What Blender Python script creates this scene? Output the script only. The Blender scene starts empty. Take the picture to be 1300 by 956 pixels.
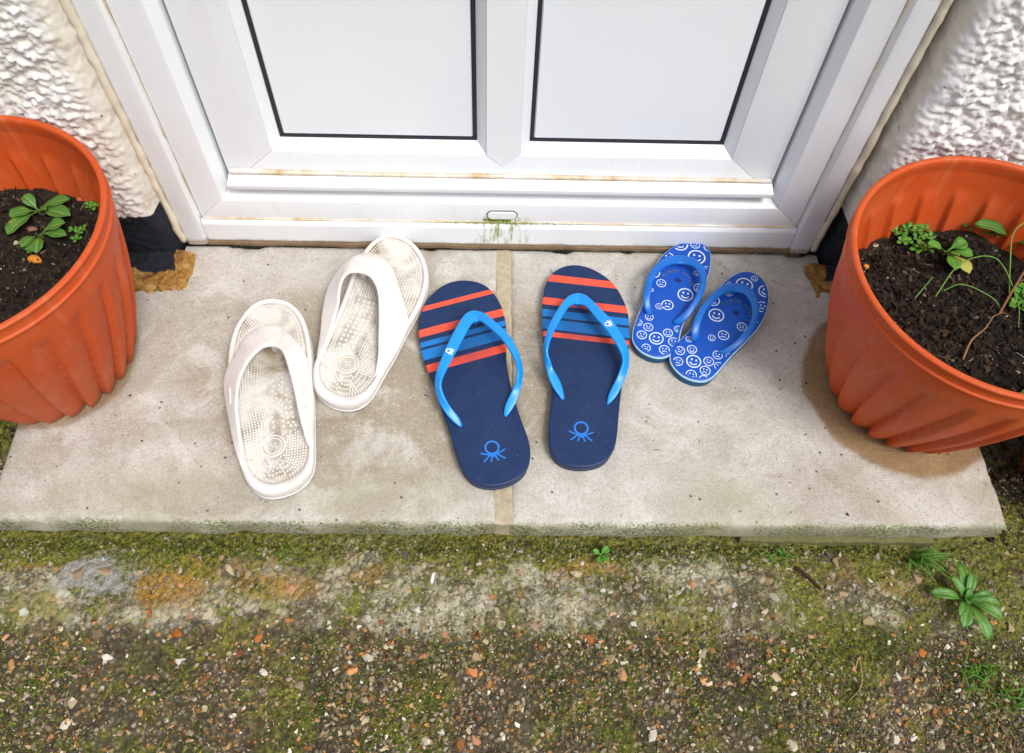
import bpy, bmesh, math, random
import numpy as np
from mathutils import Vector, Matrix, noise as mnoise

scene = bpy.context.scene
COL = scene.collection
random.seed(7)
rng = np.random.default_rng(7)
R = math.radians

# ------------------------------------------------------------------ camera
cam_data = bpy.data.cameras.new('camera')
cam = bpy.data.objects.new('camera', cam_data)
COL.objects.link(cam)
scene.camera = cam
cam_data.sensor_width = 36.0
cam_data.lens = 28.764
cam_data.shift_y = -45.0 / 1300.0          # the photograph is framed 3:2 with extra ground below
cam_data.clip_start = 0.02
cam_data.clip_end = 200.0
right = Vector((0.99963, -0.00256, 0.02690))
down = Vector((0.01213, -0.84700, -0.53146))
fwd = Vector((0.02414, 0.53159, -0.84666))
m = Matrix((right, -down, -fwd)).transposed().to_4x4()
m.translation = Vector((-0.01555, -0.32744, 0.92336))
cam.matrix_world = m

# ------------------------------------------------------------------ sky and sun (bright overcast day)
SUN_ELEV, SUN_AZ = R(58), R(-38)           # azimuth measured from -Y (street side) towards +X is negative
world = bpy.data.worlds.new('World')
scene.world = world
world.use_nodes = True
wn = world.node_tree.nodes
wl = world.node_tree.links
wn.clear()
wo = wn.new('ShaderNodeOutputWorld')
wb = wn.new('ShaderNodeBackground')
sky = wn.new('ShaderNodeTexSky')
sky.sky_type = 'NISHITA'
sky.sun_disc = False
sky.sun_elevation = SUN_ELEV
sky.sun_rotation = R(180) + SUN_AZ * 1.0
sky.dust_density = 4.0
sky.air_density = 1.2
hs = wn.new('ShaderNodeHueSaturation')
hs.inputs['Saturation'].default_value = 0.50   # cloud cover: an almost white sky
wb.inputs['Strength'].default_value = 0.105
wl.new(sky.outputs[0], hs.inputs['Color'])
wl.new(hs.outputs[0], wb.inputs['Color'])
wl.new(wb.outputs[0], wo.inputs['Surface'])

sun_data = bpy.data.lights.new('sun', 'SUN')
sun = bpy.data.objects.new('sun', sun_data)
COL.objects.link(sun)
sun_data.energy = 1.5
sun_data.angle = R(18)
sun_data.color = (1.0, 0.98, 0.955)
sd = Vector((math.cos(SUN_ELEV) * math.sin(-SUN_AZ), -math.cos(SUN_ELEV) * math.cos(SUN_AZ), math.sin(SUN_ELEV)))
sun.rotation_euler = (-sd).to_track_quat('-Z', 'Y').to_euler()
sun.location = sd * 4

scene.view_settings.view_transform = 'Standard'
scene.view_settings.look = 'None'
scene.view_settings.gamma = 1.0
scene.view_settings.exposure = 0.54
scene.view_settings.use_curve_mapping = False

# ------------------------------------------------------------------ helpers
def lin(h):
    h = h.lstrip('#')
    c = [int(h[i:i + 2], 16) / 255 for i in (0, 2, 4)]
    return tuple([(x / 12.92 if x <= .04045 else ((x + .055) / 1.055) ** 2.4) for x in c] + [1.0])

class Mat:
    """small wrapper to write node materials compactly"""
    def __init__(s, name, base=(.5, .5, .5, 1), rough=.6, spec=.5):
        s.m = bpy.data.materials.new(name)
        s.m.use_nodes = True
        s.t = s.m.node_tree
        s.b = s.t.nodes['Principled BSDF']
        s.b.inputs['Base Color'].default_value = base
        s.b.inputs['Roughness'].default_value = rough
        s.b.inputs['Specular IOR Level'].default_value = spec
        s._co = None
    def n(s, typ, **kw):
        x = s.t.nodes.new('ShaderNode' + typ)
        for k, v in kw.items():
            if k.startswith('_'):
                setattr(x, k[1:], v)
            else:
                x.inputs[k].default_value = v
        return x
    def l(s, a, b):
        s.t.links.new(a, b)
    def co(s):
        if s._co is None:
            s._co = s.n('TexCoord').outputs['Object']
        return s._co
    def sep(s):
        x = s.n('SeparateXYZ')
        s.l(s.co(), x.inputs[0])
        return x.outputs
    def noise(s, scale, detail=4, rough=.55, co=None, dist=0.0):
        x = s.n('TexNoise', Scale=scale, Detail=detail, Roughness=rough, Distortion=dist)
        s.l(co or s.co(), x.inputs['Vector'])
        return x.outputs['Fac']
    def voro(s, scale, out='Distance', feature='F1', rnd=1.0, co=None):
        x = s.n('TexVoronoi', Scale=scale, Randomness=rnd, _feature=feature)
        s.l(co or s.co(), x.inputs['Vector'])
        return x.outputs[out]
    def ramp(s, fac, stops, interp='LINEAR'):
        x = s.n('ValToRGB')
        x.color_ramp.interpolation = interp
        e = x.color_ramp.elements
        while len(e) > 1:
            e.remove(e[-1])
        e[0].position, c = stops[0][0], stops[0][1]
        e[0].color = c if not isinstance(c, (int, float)) else (c, c, c, 1)
        for p, c in stops[1:]:
            q = e.new(p)
            q.color = c if not isinstance(c, (int, float)) else (c, c, c, 1)
        s.l(fac, x.inputs[0])
        return x.outputs[0]
    def mix(s, fac, a, b, mode='MIX'):
        x = s.n('Mix', _data_type='RGBA', _blend_type=mode)
        for v, i in ((fac, 0), (a, 6), (b, 7)):
            if hasattr(v, 'links'):
                s.l(v, x.inputs[i])
            else:
                x.inputs[i].default_value = v
        return x.outputs[2]
    def math(s, op, a, b=0.0, clamp=False):
        x = s.n('Math', _operation=op, _use_clamp=clamp)
        for v, i in ((a, 0), (b, 1)):
            if hasattr(v, 'links'):
                s.l(v, x.inputs[i])
            else:
                x.inputs[i].default_value = v
        return x.outputs[0]
    def band(s, v, lo, hi, soft):
        """1 where lo < v < hi, soft edges"""
        a = s.n('MapRange', _interpolation_type='SMOOTHSTEP')
        s.l(v, a.inputs[0]); a.inputs[1].default_value = lo - soft; a.inputs[2].default_value = lo + soft
        b = s.n('MapRange', _interpolation_type='SMOOTHSTEP')
        s.l(v, b.inputs[0]); b.inputs[1].default_value = hi - soft; b.inputs[2].default_value = hi + soft
        b.inputs[3].default_value = 1.0; b.inputs[4].default_value = 0.0
        return s.math('MULTIPLY', a.outputs[0], b.outputs[0])
    def color(s, c):
        s.l(c, s.b.inputs['Base Color'])
    def rough(s, c):
        s.l(c, s.b.inputs['Roughness'])
    def bump(s, h, strength=.3, dist=.002, prev=None):
        x = s.n('Bump', Strength=strength, Distance=dist)
        s.l(h, x.inputs['Height'])
        if prev is not None:
            s.l(prev, x.inputs['Normal'])
        s.l(x.outputs[0], s.b.inputs['Normal'])
        return x.outputs[0]

def tag(o, label=None, cat=None, group=None, kind=None):
    for k, v in (('label', label), ('category', cat), ('group', group), ('kind', kind)):
        if v:
            o[k] = v
    return o

def empty(name, loc=(0, 0, 0), rz=0.0):
    o = bpy.data.objects.new(name, None)
    COL.objects.link(o)
    o.location = loc
    o.rotation_euler = (0, 0, rz)
    o.empty_display_size = .05
    return o

def mesh_obj(name, verts, faces, mat, parent=None, smooth=True, sharp=None):
    me = bpy.data.meshes.new(name)
    me.from_pydata([tuple(map(float, v)) for v in verts], [], [tuple(map(int, f)) for f in faces])
    me.update()
    return link_mesh(name, me, mat, parent, smooth, sharp)

def link_mesh(name, me, mat, parent=None, smooth=True, sharp=None):
    o = bpy.data.objects.new(name, me)
    COL.objects.link(o)
    if mat is not None:
        me.materials.append(mat.m if isinstance(mat, Mat) else mat)
    if smooth:
        me.polygons.foreach_set('use_smooth', [True] * len(me.polygons))
        if sharp:
            me.set_sharp_from_angle(angle=R(sharp))
        big = [p.index for p in me.polygons if len(p.vertices) > 8]
        for k in big:                      # flat caps keep their own normal
            me.polygons[k].use_smooth = False
    if parent is not None:
        o.parent = parent
    return o

def bm_obj(name, bm, mat, parent=None, smooth=True, sharp=None):
    bmesh.ops.recalc_face_normals(bm, faces=bm.faces)
    me = bpy.data.meshes.new(name)
    bm.to_mesh(me)
    bm.free()
    return link_mesh(name, me, mat, parent, smooth, sharp)

# vectorised value noise ------------------------------------------------
def _h(ix, iy, iz, seed):
    n = (ix.astype(np.int64) * 374761393 + iy.astype(np.int64) * 668265263 + iz.astype(np.int64) * 2147483647 + seed * 1274126177) & 0xffffffff
    n = ((n ^ (n >> 13)) * 1274126177) & 0xffffffff
    n = (n ^ (n >> 16)) & 0xffffff
    return n / float(0xffffff)

def vnoise(p, scale, seed=0):
    q = p * scale
    i = np.floor(q)
    f = q - i
    f = f * f * (3 - 2 * f)
    i = i.astype(np.int64)
    r = 0
    for dx in (0, 1):
        for dy in (0, 1):
            for dz in (0, 1):
                w = (f[:, 0] if dx else 1 - f[:, 0]) * (f[:, 1] if dy else 1 - f[:, 1]) * (f[:, 2] if dz else 1 - f[:, 2])
                r = r + w * _h(i[:, 0] + dx, i[:, 1] + dy, i[:, 2] + dz, seed)
    return r

def fbm(p, scale, octv=4, seed=0, gain=.5):
    r, a, t = 0, 1.0, 0
    for k in range(octv):
        r = r + a * vnoise(p, scale * 2 ** k, seed + k)
        t += a
        a *= gain
    return r / t

def worley(p, scale, seed=0):
    q = p * scale
    i = np.floor(q).astype(np.int64)
    best = np.full(len(p), 9.0)
    for dx in (-1, 0, 1):
        for dy in (-1, 0, 1):
            for dz in (-1, 0, 1):
                a, b, c = i[:, 0] + dx, i[:, 1] + dy, i[:, 2] + dz
                fx = a + _h(a, b, c, seed); fy = b + _h(a, b, c, seed + 5); fz = c + _h(a, b, c, seed + 9)
                best = np.minimum(best, (q[:, 0] - fx) ** 2 + (q[:, 1] - fy) ** 2 + (q[:, 2] - fz) ** 2)
    return np.sqrt(best)

def catmull(pts, n, closed=False):
    P = np.asarray(pts, float)
    k = len(P)
    segs = k if closed else k - 1
    t = np.linspace(0, segs, n, endpoint=not closed)
    i = np.minimum(t.astype(int), segs - 1)
    f = (t - i)[:, None]
    if closed:
        g = lambda j: P[(i + j) % k]
    else:
        E = np.vstack([2 * P[0] - P[1], P, 2 * P[-1] - P[-2]])
        g = lambda j: E[i + j + 1]
    a, b, c, d = g(-1), g(0), g(1), g(2)
    return .5 * (2 * b + (c - a) * f + (2 * a - 5 * b + 4 * c - d) * f ** 2 + (3 * b - a - 3 * c + d) * f ** 3)

def resample(P, n, closed=True):
    P = np.asarray(P)
    Q = np.vstack([P, P[:1]]) if closed else P
    s = np.r_[0, np.cumsum(np.linalg.norm(np.diff(Q, axis=0), axis=1))]
    t = np.linspace(0, s[-1], n, endpoint=not closed)
    return np.stack([np.interp(t, s, Q[:, k]) for k in range(P.shape[1])], 1)

def inside(poly, p):
    x, y = p[..., 0], p[..., 1]
    r = np.zeros(x.shape, bool)
    x0, y0 = poly[-1]
    for x1, y1 in poly:
        c = ((y1 > y) != (y0 > y)) & (x < (x0 - x1) * (y - y1) / (y0 - y1 + 1e-12) + x1)
        r ^= c
        x0, y0 = x1, y1
    return r

def loops_mesh(loops, cap_bottom=True, cap_top=True):
    """stack of closed loops (each n x 3) -> verts, faces"""
    n = len(loops[0])
    V = np.vstack(loops)
    F = []
    for k in range(len(loops) - 1):
        for i in range(n):
            j = (i + 1) % n
            F.append((k * n + i, k * n + j, (k + 1) * n + j, (k + 1) * n + i))
    if cap_bottom:
        F.append(tuple(range(n - 1, -1, -1)))
    if cap_top:
        o = (len(loops) - 1) * n
        F.append(tuple(range(o, o + n)))
    return V, F

def inset(P, d):
    """offset a closed 2-D loop inwards by d (scalar or per point)"""
    T = np.roll(P, -1, 0) - np.roll(P, 1, 0)
    T /= np.linalg.norm(T, axis=1)[:, None]
    N = np.stack([-T[:, 1], T[:, 0]], 1)
    area = np.sum(P[:, 0] * np.roll(P[:, 1], -1) - np.roll(P[:, 0], -1) * P[:, 1])
    if area < 0:
        N = -N
    return P + N * (np.asarray(d)[:, None] if np.ndim(d) else d)

def tube(pts, rad, seg=7, closed_ends=True):
    """round tube along a polyline; rad scalar or list"""
    P = [Vector(p) for p in pts]
    n = len(P)
    rad = [rad] * n if not hasattr(rad, '__len__') else rad
    V, F = [], []
    prev = None
    for i, p in enumerate(P):
        t = (P[min(i + 1, n - 1)] - P[max(i - 1, 0)]).normalized()
        if prev is None:
            a = t.orthogonal().normalized()
        else:
            a = (prev - t * prev.dot(t)).normalized()
        prev = a
        b = t.cross(a)
        for k in range(seg):
            w = 2 * math.pi * k / seg
            V.append(p + (a * math.cos(w) + b * math.sin(w)) * rad[i])
    for i in range(n - 1):
        for k in range(seg):
            j = (k + 1) % seg
            F.append((i * seg + k, i * seg + j, (i + 1) * seg + j, (i + 1) * seg + k))
    if closed_ends:
        F.append(tuple(range(seg - 1, -1, -1)))
        F.append(tuple(range((n - 1) * seg, n * seg)))
    return V, F

def join_geo(parts):
    V, F = [], []
    for v, f in parts:
        o = len(V)
        V += [tuple(x) for x in v]
        F += [tuple(i + o for i in q) for q in f]
    return V, F

def rock_template(nv, seed, flat=.6):
    r = np.random.default_rng(seed)
    p = r.normal(size=(nv, 3))
    p /= np.linalg.norm(p, axis=1)[:, None]
    p *= r.uniform(.75, 1.1, (nv, 1)) * np.array([1, r.uniform(.6, .9), flat])
    bm = bmesh.new()
    for q in p:
        bm.verts.new(q)
    res = bmesh.ops.convex_hull(bm, input=bm.verts)
    bmesh.ops.delete(bm, geom=[v for v in bm.verts if not v.link_faces], context='VERTS')
    bm.verts.index_update()
    bmesh.ops.triangulate(bm, faces=bm.faces)
    bmesh.ops.recalc_face_normals(bm, faces=bm.faces)
    V = np.array([v.co[:] for v in bm.verts])
    F = np.array([[v.index for v in f.verts] for f in bm.faces])
    bm.free()
    return V, F

def scatter_mesh(name, templates, pos, size, cols, mat, parent=None, tilt=.5):
    """many small solids joined in one mesh, each with its own colour attribute"""
    Vs, Fs, Cs = [], [], []
    o = 0
    for k in range(len(pos)):
        V, F = templates[k % len(templates)]
        e = Matrix.Rotation(rng.uniform(0, 6.283), 3, 'Z') @ Matrix.Rotation(rng.normal() * tilt, 3, 'X') @ Matrix.Rotation(rng.normal() * tilt, 3, 'Y')
        Vs.append((V @ np.array(e).T) * size[k] + pos[k])
        Fs.append(F + o)
        Cs.append(np.repeat(np.array(cols[k])[None], len(V), 0))
        o += len(V)
    V = np.vstack(Vs); F = np.vstack(Fs); C_ = np.vstack(Cs)
    me = bpy.data.meshes.new(name)
    me.from_pydata(V.tolist(), [], F.tolist())
    at = me.color_attributes.new('stone_colour', 'FLOAT_COLOR', 'POINT')
    at.data.foreach_set('color', np.c_[C_[:, :3], np.ones(len(C_))].astype(np.float32).ravel())
    return link_mesh(name, me, mat, parent, smooth=False)

def grid_faces(nr, nc):
    a = np.arange(nr * nc).reshape(nr, nc)
    return np.stack([a[:-1, :-1], a[:-1, 1:], a[1:, 1:], a[1:, :-1]], -1).reshape(-1, 4)

def np_mesh(name, V, F, mat, parent=None, smooth=True):
    me = bpy.data.meshes.new(name)
    nv, nf = len(V), len(F)
    me.vertices.add(nv)
    me.vertices.foreach_set('co', np.asarray(V, np.float32).ravel())
    k = F.shape[1]
    me.loops.add(nf * k)
    me.loops.foreach_set('vertex_index', np.asarray(F, np.int32).ravel())
    me.polygons.add(nf)
    me.polygons.foreach_set('loop_start', np.arange(0, nf * k, k, dtype=np.int32))
    me.polygons.foreach_set('loop_total', np.full(nf, k, np.int32))
    me.update(calc_edges=True)
    me.validate()
    return link_mesh(name, me, mat, parent, smooth)

SHOES = {
 'navL': {"c":[-0.0367,0.1878],"a":0.2035,"o":[[0.0068,0.153],[0.0289,0.1468],[0.0431,0.1339],[0.0512,0.1161],[0.0552,0.0954],[0.0546,0.0683],[0.0502,0.0425],[0.0449,0.0213],[0.0422,-0.0072],[0.0426,-0.0423],[0.0451,-0.0733],[0.0482,-0.1003],[0.0454,-0.1222],[0.0366,-0.1393],[0.0202,-0.1484],[-0.0005,-0.1511],[-0.017,-0.1478],[-0.0299,-0.1401],[-0.0386,-0.1245],[-0.0428,-0.0985],[-0.0451,-0.0689],[-0.0495,-0.0414],[-0.0529,-0.0064],[-0.0581,0.0193],[-0.0619,0.0455],[-0.0618,0.0715],[-0.0586,0.0937],[-0.0496,0.1173],[-0.0354,0.1365],[-0.0134,0.1507]],"s":[[[0.0137,0.0898,0.033,0.0162,0.0739,0.033],[0.002,0.0827,0.037,0.0075,0.0676,0.037],[-0.0113,0.063,0.042,-0.0054,0.047,0.042],[-0.026,0.0386,0.047,-0.0213,0.0216,0.047],[-0.041,0.0117,0.049,-0.0354,0.0002,0.049],[-0.0498,-0.005,0.0449,-0.0453,-0.0152,0.0491],[-0.0534,-0.0183,0.0393,-0.0478,-0.0241,0.0447],[-0.0521,-0.0307,0.0336,-0.0448,-0.0364,0.0384],[-0.048,-0.0447,0.03,-0.038,-0.0466,0.03],[-0.0401,-0.0581,0.024,-0.031,-0.0565,0.024],[-0.0308,-0.0685,0.0195,-0.0276,-0.0655,0.0195]],[[0.0137,0.0898,0.033,0.0162,0.0739,0.033],[0.0264,0.0807,0.037,0.021,0.0688,0.037],[0.0345,0.0655,0.042,0.0267,0.0576,0.042],[0.0471,0.0424,0.045,0.0391,0.0339,0.049],[0.0538,0.0228,0.0478,0.0469,0.0119,0.0502],[0.0576,0.0038,0.0455,0.052,-0.0076,0.0485],[0.0583,-0.0124,0.0398,0.0509,-0.0206,0.0442],[0.0557,-0.0241,0.0337,0.0475,-0.0304,0.0383],[0.0488,-0.0398,0.03,0.0383,-0.0394,0.03],[0.0382,-0.0549,0.024,0.0281,-0.0529,0.024],[0.0271,-0.0655,0.0195,0.0241,-0.0626,0.0195]]]},
 'navR': {"c":[0.1013,0.2169],"a":-0.0452,"o":[[-0.0114,0.1515],[0.0079,0.1487],[0.027,0.1379],[0.0427,0.1231],[0.0547,0.1005],[0.0617,0.0763],[0.0633,0.0505],[0.0613,0.0179],[0.0542,-0.0173],[0.0488,-0.0512],[0.045,-0.0839],[0.042,-0.1124],[0.0368,-0.1311],[0.0254,-0.1453],[0.0059,-0.1523],[-0.0134,-0.1525],[-0.0301,-0.1468],[-0.04,-0.1323],[-0.0424,-0.1109],[-0.0409,-0.0824],[-0.0385,-0.0562],[-0.0419,-0.0297],[-0.0484,0.0009],[-0.0521,0.0326],[-0.0538,0.0655],[-0.0535,0.0919],[-0.0493,0.1193],[-0.0369,0.1399],[-0.0242,0.1479]],"s":[[[-0.0064,0.0918,0.033,-0.007,0.0756,0.033],[-0.0191,0.0837,0.037,-0.016,0.0704,0.037],[-0.03,0.0653,0.042,-0.0239,0.0566,0.042],[-0.0405,0.0424,0.0453,-0.0346,0.0316,0.0487],[-0.0477,0.0213,0.047,-0.0433,0.0103,0.051],[-0.0515,0.0035,0.0445,-0.0481,-0.0063,0.0495],[-0.0521,-0.0087,0.0391,-0.0483,-0.0137,0.0449],[-0.0489,-0.0203,0.0333,-0.0434,-0.0215,0.0387],[-0.044,-0.0367,0.03,-0.0368,-0.0295,0.03],[-0.0346,-0.0527,0.024,-0.0275,-0.044,0.024],[-0.0254,-0.0645,0.0195,-0.022,-0.061,0.0195]],[[-0.0064,0.0918,0.033,-0.007,0.0756,0.033],[0.004,0.0853,0.0366,0.0018,0.0703,0.0366],[0.0141,0.0705,0.0411,0.0094,0.0574,0.0411],[0.0254,0.0535,0.0456,0.0177,0.0422,0.0456],[0.0367,0.038,0.0483,0.029,0.0251,0.0483],[0.0467,0.0211,0.0479,0.039,0.0085,0.0479],[0.054,0.0062,0.0447,0.0464,-0.0046,0.0447],[0.0575,-0.0081,0.0376,0.0499,-0.0163,0.042],[0.0564,-0.022,0.0322,0.0469,-0.0267,0.0365],[0.0505,-0.0389,0.0289,0.0404,-0.0395,0.0289],[0.0421,-0.0563,0.0236,0.0326,-0.0552,0.0236],[0.0323,-0.0677,0.0195,0.03,-0.0662,0.0195]]]},
 'kidL': {"c":[0.228,0.3199],"a":-0.4509,"o":[[-0.0103,0.1057],[0.0049,0.1106],[0.0176,0.107],[0.0252,0.0967],[0.0302,0.0797],[0.0335,0.0593],[0.0336,0.0405],[0.0329,0.0215],[0.0312,-0.0028],[0.0287,-0.0245],[0.0297,-0.0442],[0.033,-0.0647],[0.0324,-0.0795],[0.0267,-0.0908],[0.016,-0.0985],[0.001,-0.1001],[-0.012,-0.097],[-0.0233,-0.088],[-0.0276,-0.0779],[-0.0304,-0.0594],[-0.0319,-0.0398],[-0.0326,-0.022],[-0.0359,-0.0053],[-0.0383,0.0122],[-0.0395,0.0319],[-0.0389,0.0557],[-0.0325,0.0787],[-0.0234,0.0947]],"s":[[[-0.0111,0.0651,0.029,-0.0074,0.0546,0.029],[-0.0245,0.0543,0.032,-0.019,0.0448,0.032],[-0.0339,0.0356,0.036,-0.0266,0.0298,0.036],[-0.0384,0.0159,0.039,-0.0312,0.0129,0.039],[-0.0389,-0.0018,0.0392,-0.0315,-0.0033,0.0408],[-0.0358,-0.0181,0.0371,-0.0289,-0.0174,0.0389],[-0.0312,-0.0314,0.034,-0.0246,-0.0281,0.034],[-0.025,-0.0402,0.028,-0.019,-0.0359,0.028],[-0.0179,-0.0432,0.02,-0.0135,-0.0397,0.02]],[[-0.0111,0.0651,0.029,-0.0074,0.0546,0.029],[0.0046,0.0655,0.032,0.0052,0.0548,0.032],[0.0188,0.0569,0.036,0.0172,0.0466,0.036],[0.0295,0.0423,0.039,0.0263,0.0327,0.039],[0.0352,0.0232,0.04,0.0299,0.0153,0.04],[0.0365,0.006,0.038,0.03,-0.0011,0.038],[0.0347,-0.0122,0.034,0.0276,-0.017,0.034],[0.0296,-0.0304,0.028,0.0217,-0.0305,0.028],[0.0221,-0.0407,0.02,0.0138,-0.0398,0.02]]],"sm":[[-0.0209,0.0933,0.0105,1],[-0.0014,0.1021,0.0064,2],[0.0182,0.1069,0.0076,1],[-0.0286,0.0628,0.0083,2],[0.0077,0.0817,0.0116,1],[0.0286,0.0674,0.0059,0],[-0.0369,0.0287,0.0082,1],[-0.0214,0.0163,0.0062,2],[-0.0296,-0.0004,0.0029,0],[0.015,0.0129,0.01,1],[0.0283,0.032,0.007,1],[0.0165,0.0544,0.0035,0],[-0.0258,-0.0586,0.0047,1],[-0.0118,-0.0596,0.006,0],[-0.0164,-0.0438,0.0053,1],[-0.0151,-0.075,0.0062,2],[0.0039,-0.0715,0.0089,1],[0.0148,-0.0565,0.006,1],[0.0262,-0.0667,0.0065,0],[-0.003,-0.0909,0.0055,2],[0.0195,-0.0834,0.0065,2],[0.0247,-0.0445,0.0047,1],[-0.0011,-0.0143,0.0076,2],[-0.0105,-0.0216,0.0046,0]],"tx":[[-0.0226,0.0303,1.052],[-0.0204,0.0356,0.827],[-0.0173,0.0401,0.625],[-0.0135,0.0436,0.439],[-0.0091,0.0459,0.265],[-0.0043,0.0469,0.095],[0.0006,0.0466,-0.076],[0.0053,0.0449,-0.255],[0.0098,0.0419,-0.447],[0.0136,0.0379,-0.659],[0.0168,0.033,-0.895]],"bl":[-0.0022,0.0314]},
 'kidR': {"c":[0.289,0.2681],"a":-0.6558,"o":[[-0.0192,0.1043],[-0.0071,0.1089],[0.0065,0.1066],[0.018,0.0985],[0.0273,0.086],[0.0345,0.0693],[0.0395,0.0486],[0.0406,0.0279],[0.0393,0.0083],[0.0367,-0.0121],[0.0341,-0.0322],[0.0329,-0.0509],[0.0317,-0.0693],[0.0289,-0.0814],[0.0219,-0.0894],[0.0098,-0.0953],[-0.0031,-0.0968],[-0.0173,-0.0931],[-0.0276,-0.086],[-0.0325,-0.0746],[-0.0335,-0.0599],[-0.0317,-0.0427],[-0.0299,-0.0253],[-0.0326,-0.0086],[-0.0354,0.0083],[-0.0372,0.0291],[-0.0347,0.0537],[-0.0325,0.0755],[-0.0275,0.0927]],"s":[[[-0.0177,0.0656,0.029,-0.0129,0.0552,0.029],[-0.0269,0.0512,0.032,-0.0191,0.0447,0.032],[-0.0318,0.031,0.036,-0.0245,0.0271,0.036],[-0.0334,0.0099,0.0381,-0.0261,0.0087,0.0399],[-0.0331,-0.0082,0.0389,-0.0263,-0.0087,0.0411],[-0.03,-0.0248,0.0378,-0.0233,-0.0211,0.0382],[-0.0252,-0.0375,0.034,-0.0192,-0.0315,0.034],[-0.0201,-0.0443,0.028,-0.0145,-0.0385,0.028],[-0.0148,-0.0454,0.02,-0.0122,-0.0407,0.02]],[[-0.0177,0.0656,0.029,-0.0129,0.0552,0.029],[-0.0043,0.0695,0.0317,-0.003,0.0579,0.0317],[0.0074,0.0645,0.0351,0.008,0.0524,0.0351],[0.0195,0.0535,0.038,0.017,0.0433,0.038],[0.0292,0.0381,0.0396,0.0257,0.03,0.0396],[0.0354,0.0221,0.0391,0.0307,0.0157,0.0391],[0.0388,0.0058,0.0367,0.0315,0.0013,0.0367],[0.0372,-0.0104,0.0327,0.0299,-0.0149,0.0327],[0.0331,-0.0247,0.0271,0.0253,-0.0282,0.0271],[0.0265,-0.0372,0.02,0.0163,-0.0401,0.02]]],"sm":[[-0.0087,0.0802,0.011,1],[0.0199,0.0888,0.0095,1],[0.0287,0.0629,0.0081,2],[-0.0028,0.0987,0.0044,1],[-0.0297,0.0304,0.0085,1],[-0.014,0.0119,0.0098,1],[0.0221,0.0169,0.0062,0],[-0.0185,0.0542,0.0046,0],[-0.0294,0.066,0.0059,2],[0.0383,0.0337,0.0045,0],[-0.0232,-0.0443,0.0042,2],[-0.0233,-0.0669,0.0061,0],[-0.0121,-0.0555,0.0061,1],[-0.0168,-0.0825,0.006,2],[-0.0009,-0.0699,0.009,1],[0.0145,-0.0577,0.0064,0],[0.0179,-0.0727,0.0065,2],[0.0068,-0.0889,0.0065,1],[0.0237,-0.0859,0.0065,1],[0.0189,-0.042,0.0061,2],[0.0287,-0.0558,0.0057,0],[0.0321,-0.0341,0.0045,1],[0.0097,-0.0103,0.007,2],[-0.0006,-0.0237,0.0046,1]],"tx":[[-0.0157,0.0345,1.11],[-0.0136,0.0404,0.86],[-0.0103,0.0454,0.638],[-0.0061,0.049,0.435],[-0.0011,0.0511,0.241],[0.0042,0.0516,0.048],[0.0096,0.0503,-0.154],[0.0148,0.0475,-0.373],[0.0193,0.0433,-0.62],[0.023,0.0379,-0.897],[0.0257,0.0317,-1.202]],"bl":[0.0052,0.0319]},
 'whL': {"c":[-0.2891,0.1603],"a":0.2006,"o":[[0.0051,0.1427],[0.0245,0.137],[0.0378,0.125],[0.0477,0.1057],[0.0527,0.0792],[0.0538,0.0459],[0.0517,0.011],[0.0503,-0.0258],[0.0481,-0.0611],[0.0462,-0.0895],[0.0426,-0.1112],[0.0316,-0.1255],[0.0163,-0.1333],[-0.0034,-0.1354],[-0.0178,-0.1315],[-0.0295,-0.1204],[-0.0375,-0.1039],[-0.0406,-0.0839],[-0.0443,-0.0549],[-0.0478,-0.025],[-0.0509,0.0058],[-0.0525,0.0308],[-0.0518,0.0594],[-0.0486,0.0849],[-0.0418,0.1071],[-0.0289,0.127],[-0.0132,0.1398]],"s":[[[0.0064,0.0814,0.047,0.012,0.0518,0.055],[-0.0111,0.0781,0.047,-0.0009,0.051,0.056],[-0.025,0.0651,0.046,-0.0129,0.0422,0.056],[-0.0367,0.0469,0.043,-0.024,0.0278,0.055],[-0.0456,0.0346,0.04,-0.0321,0.0121,0.053],[-0.0508,0.0219,0.037,-0.036,-0.0011,0.051],[-0.0522,0.0049,0.035,-0.0381,-0.014,0.048],[-0.0506,-0.0154,0.033,-0.039,-0.0293,0.044],[-0.0483,-0.0354,0.031,-0.0387,-0.0447,0.04],[-0.0456,-0.058,0.029,-0.0376,-0.0601,0.036],[-0.0428,-0.0746,0.027,-0.0366,-0.0739,0.032],[-0.0388,-0.0912,0.025,-0.036,-0.0871,0.027]],[[0.0064,0.0814,0.047,0.012,0.0518,0.055],[0.0207,0.0755,0.0469,0.0222,0.0435,0.056],[0.0329,0.0611,0.0454,0.0283,0.0283,0.0558],[0.0419,0.0453,0.0421,0.0327,0.0081,0.0544],[0.048,0.0271,0.0388,0.0361,-0.0125,0.0522],[0.0509,0.0093,0.036,0.0382,-0.0308,0.0495],[0.0514,-0.0081,0.0338,0.0395,-0.0452,0.0456],[0.0508,-0.028,0.0316,0.0406,-0.0577,0.0412],[0.0497,-0.0475,0.0294,0.0414,-0.0671,0.0368],[0.0478,-0.0636,0.0272,0.0416,-0.075,0.0324],[0.0457,-0.0765,0.025,0.0419,-0.0811,0.027]]]},
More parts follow.
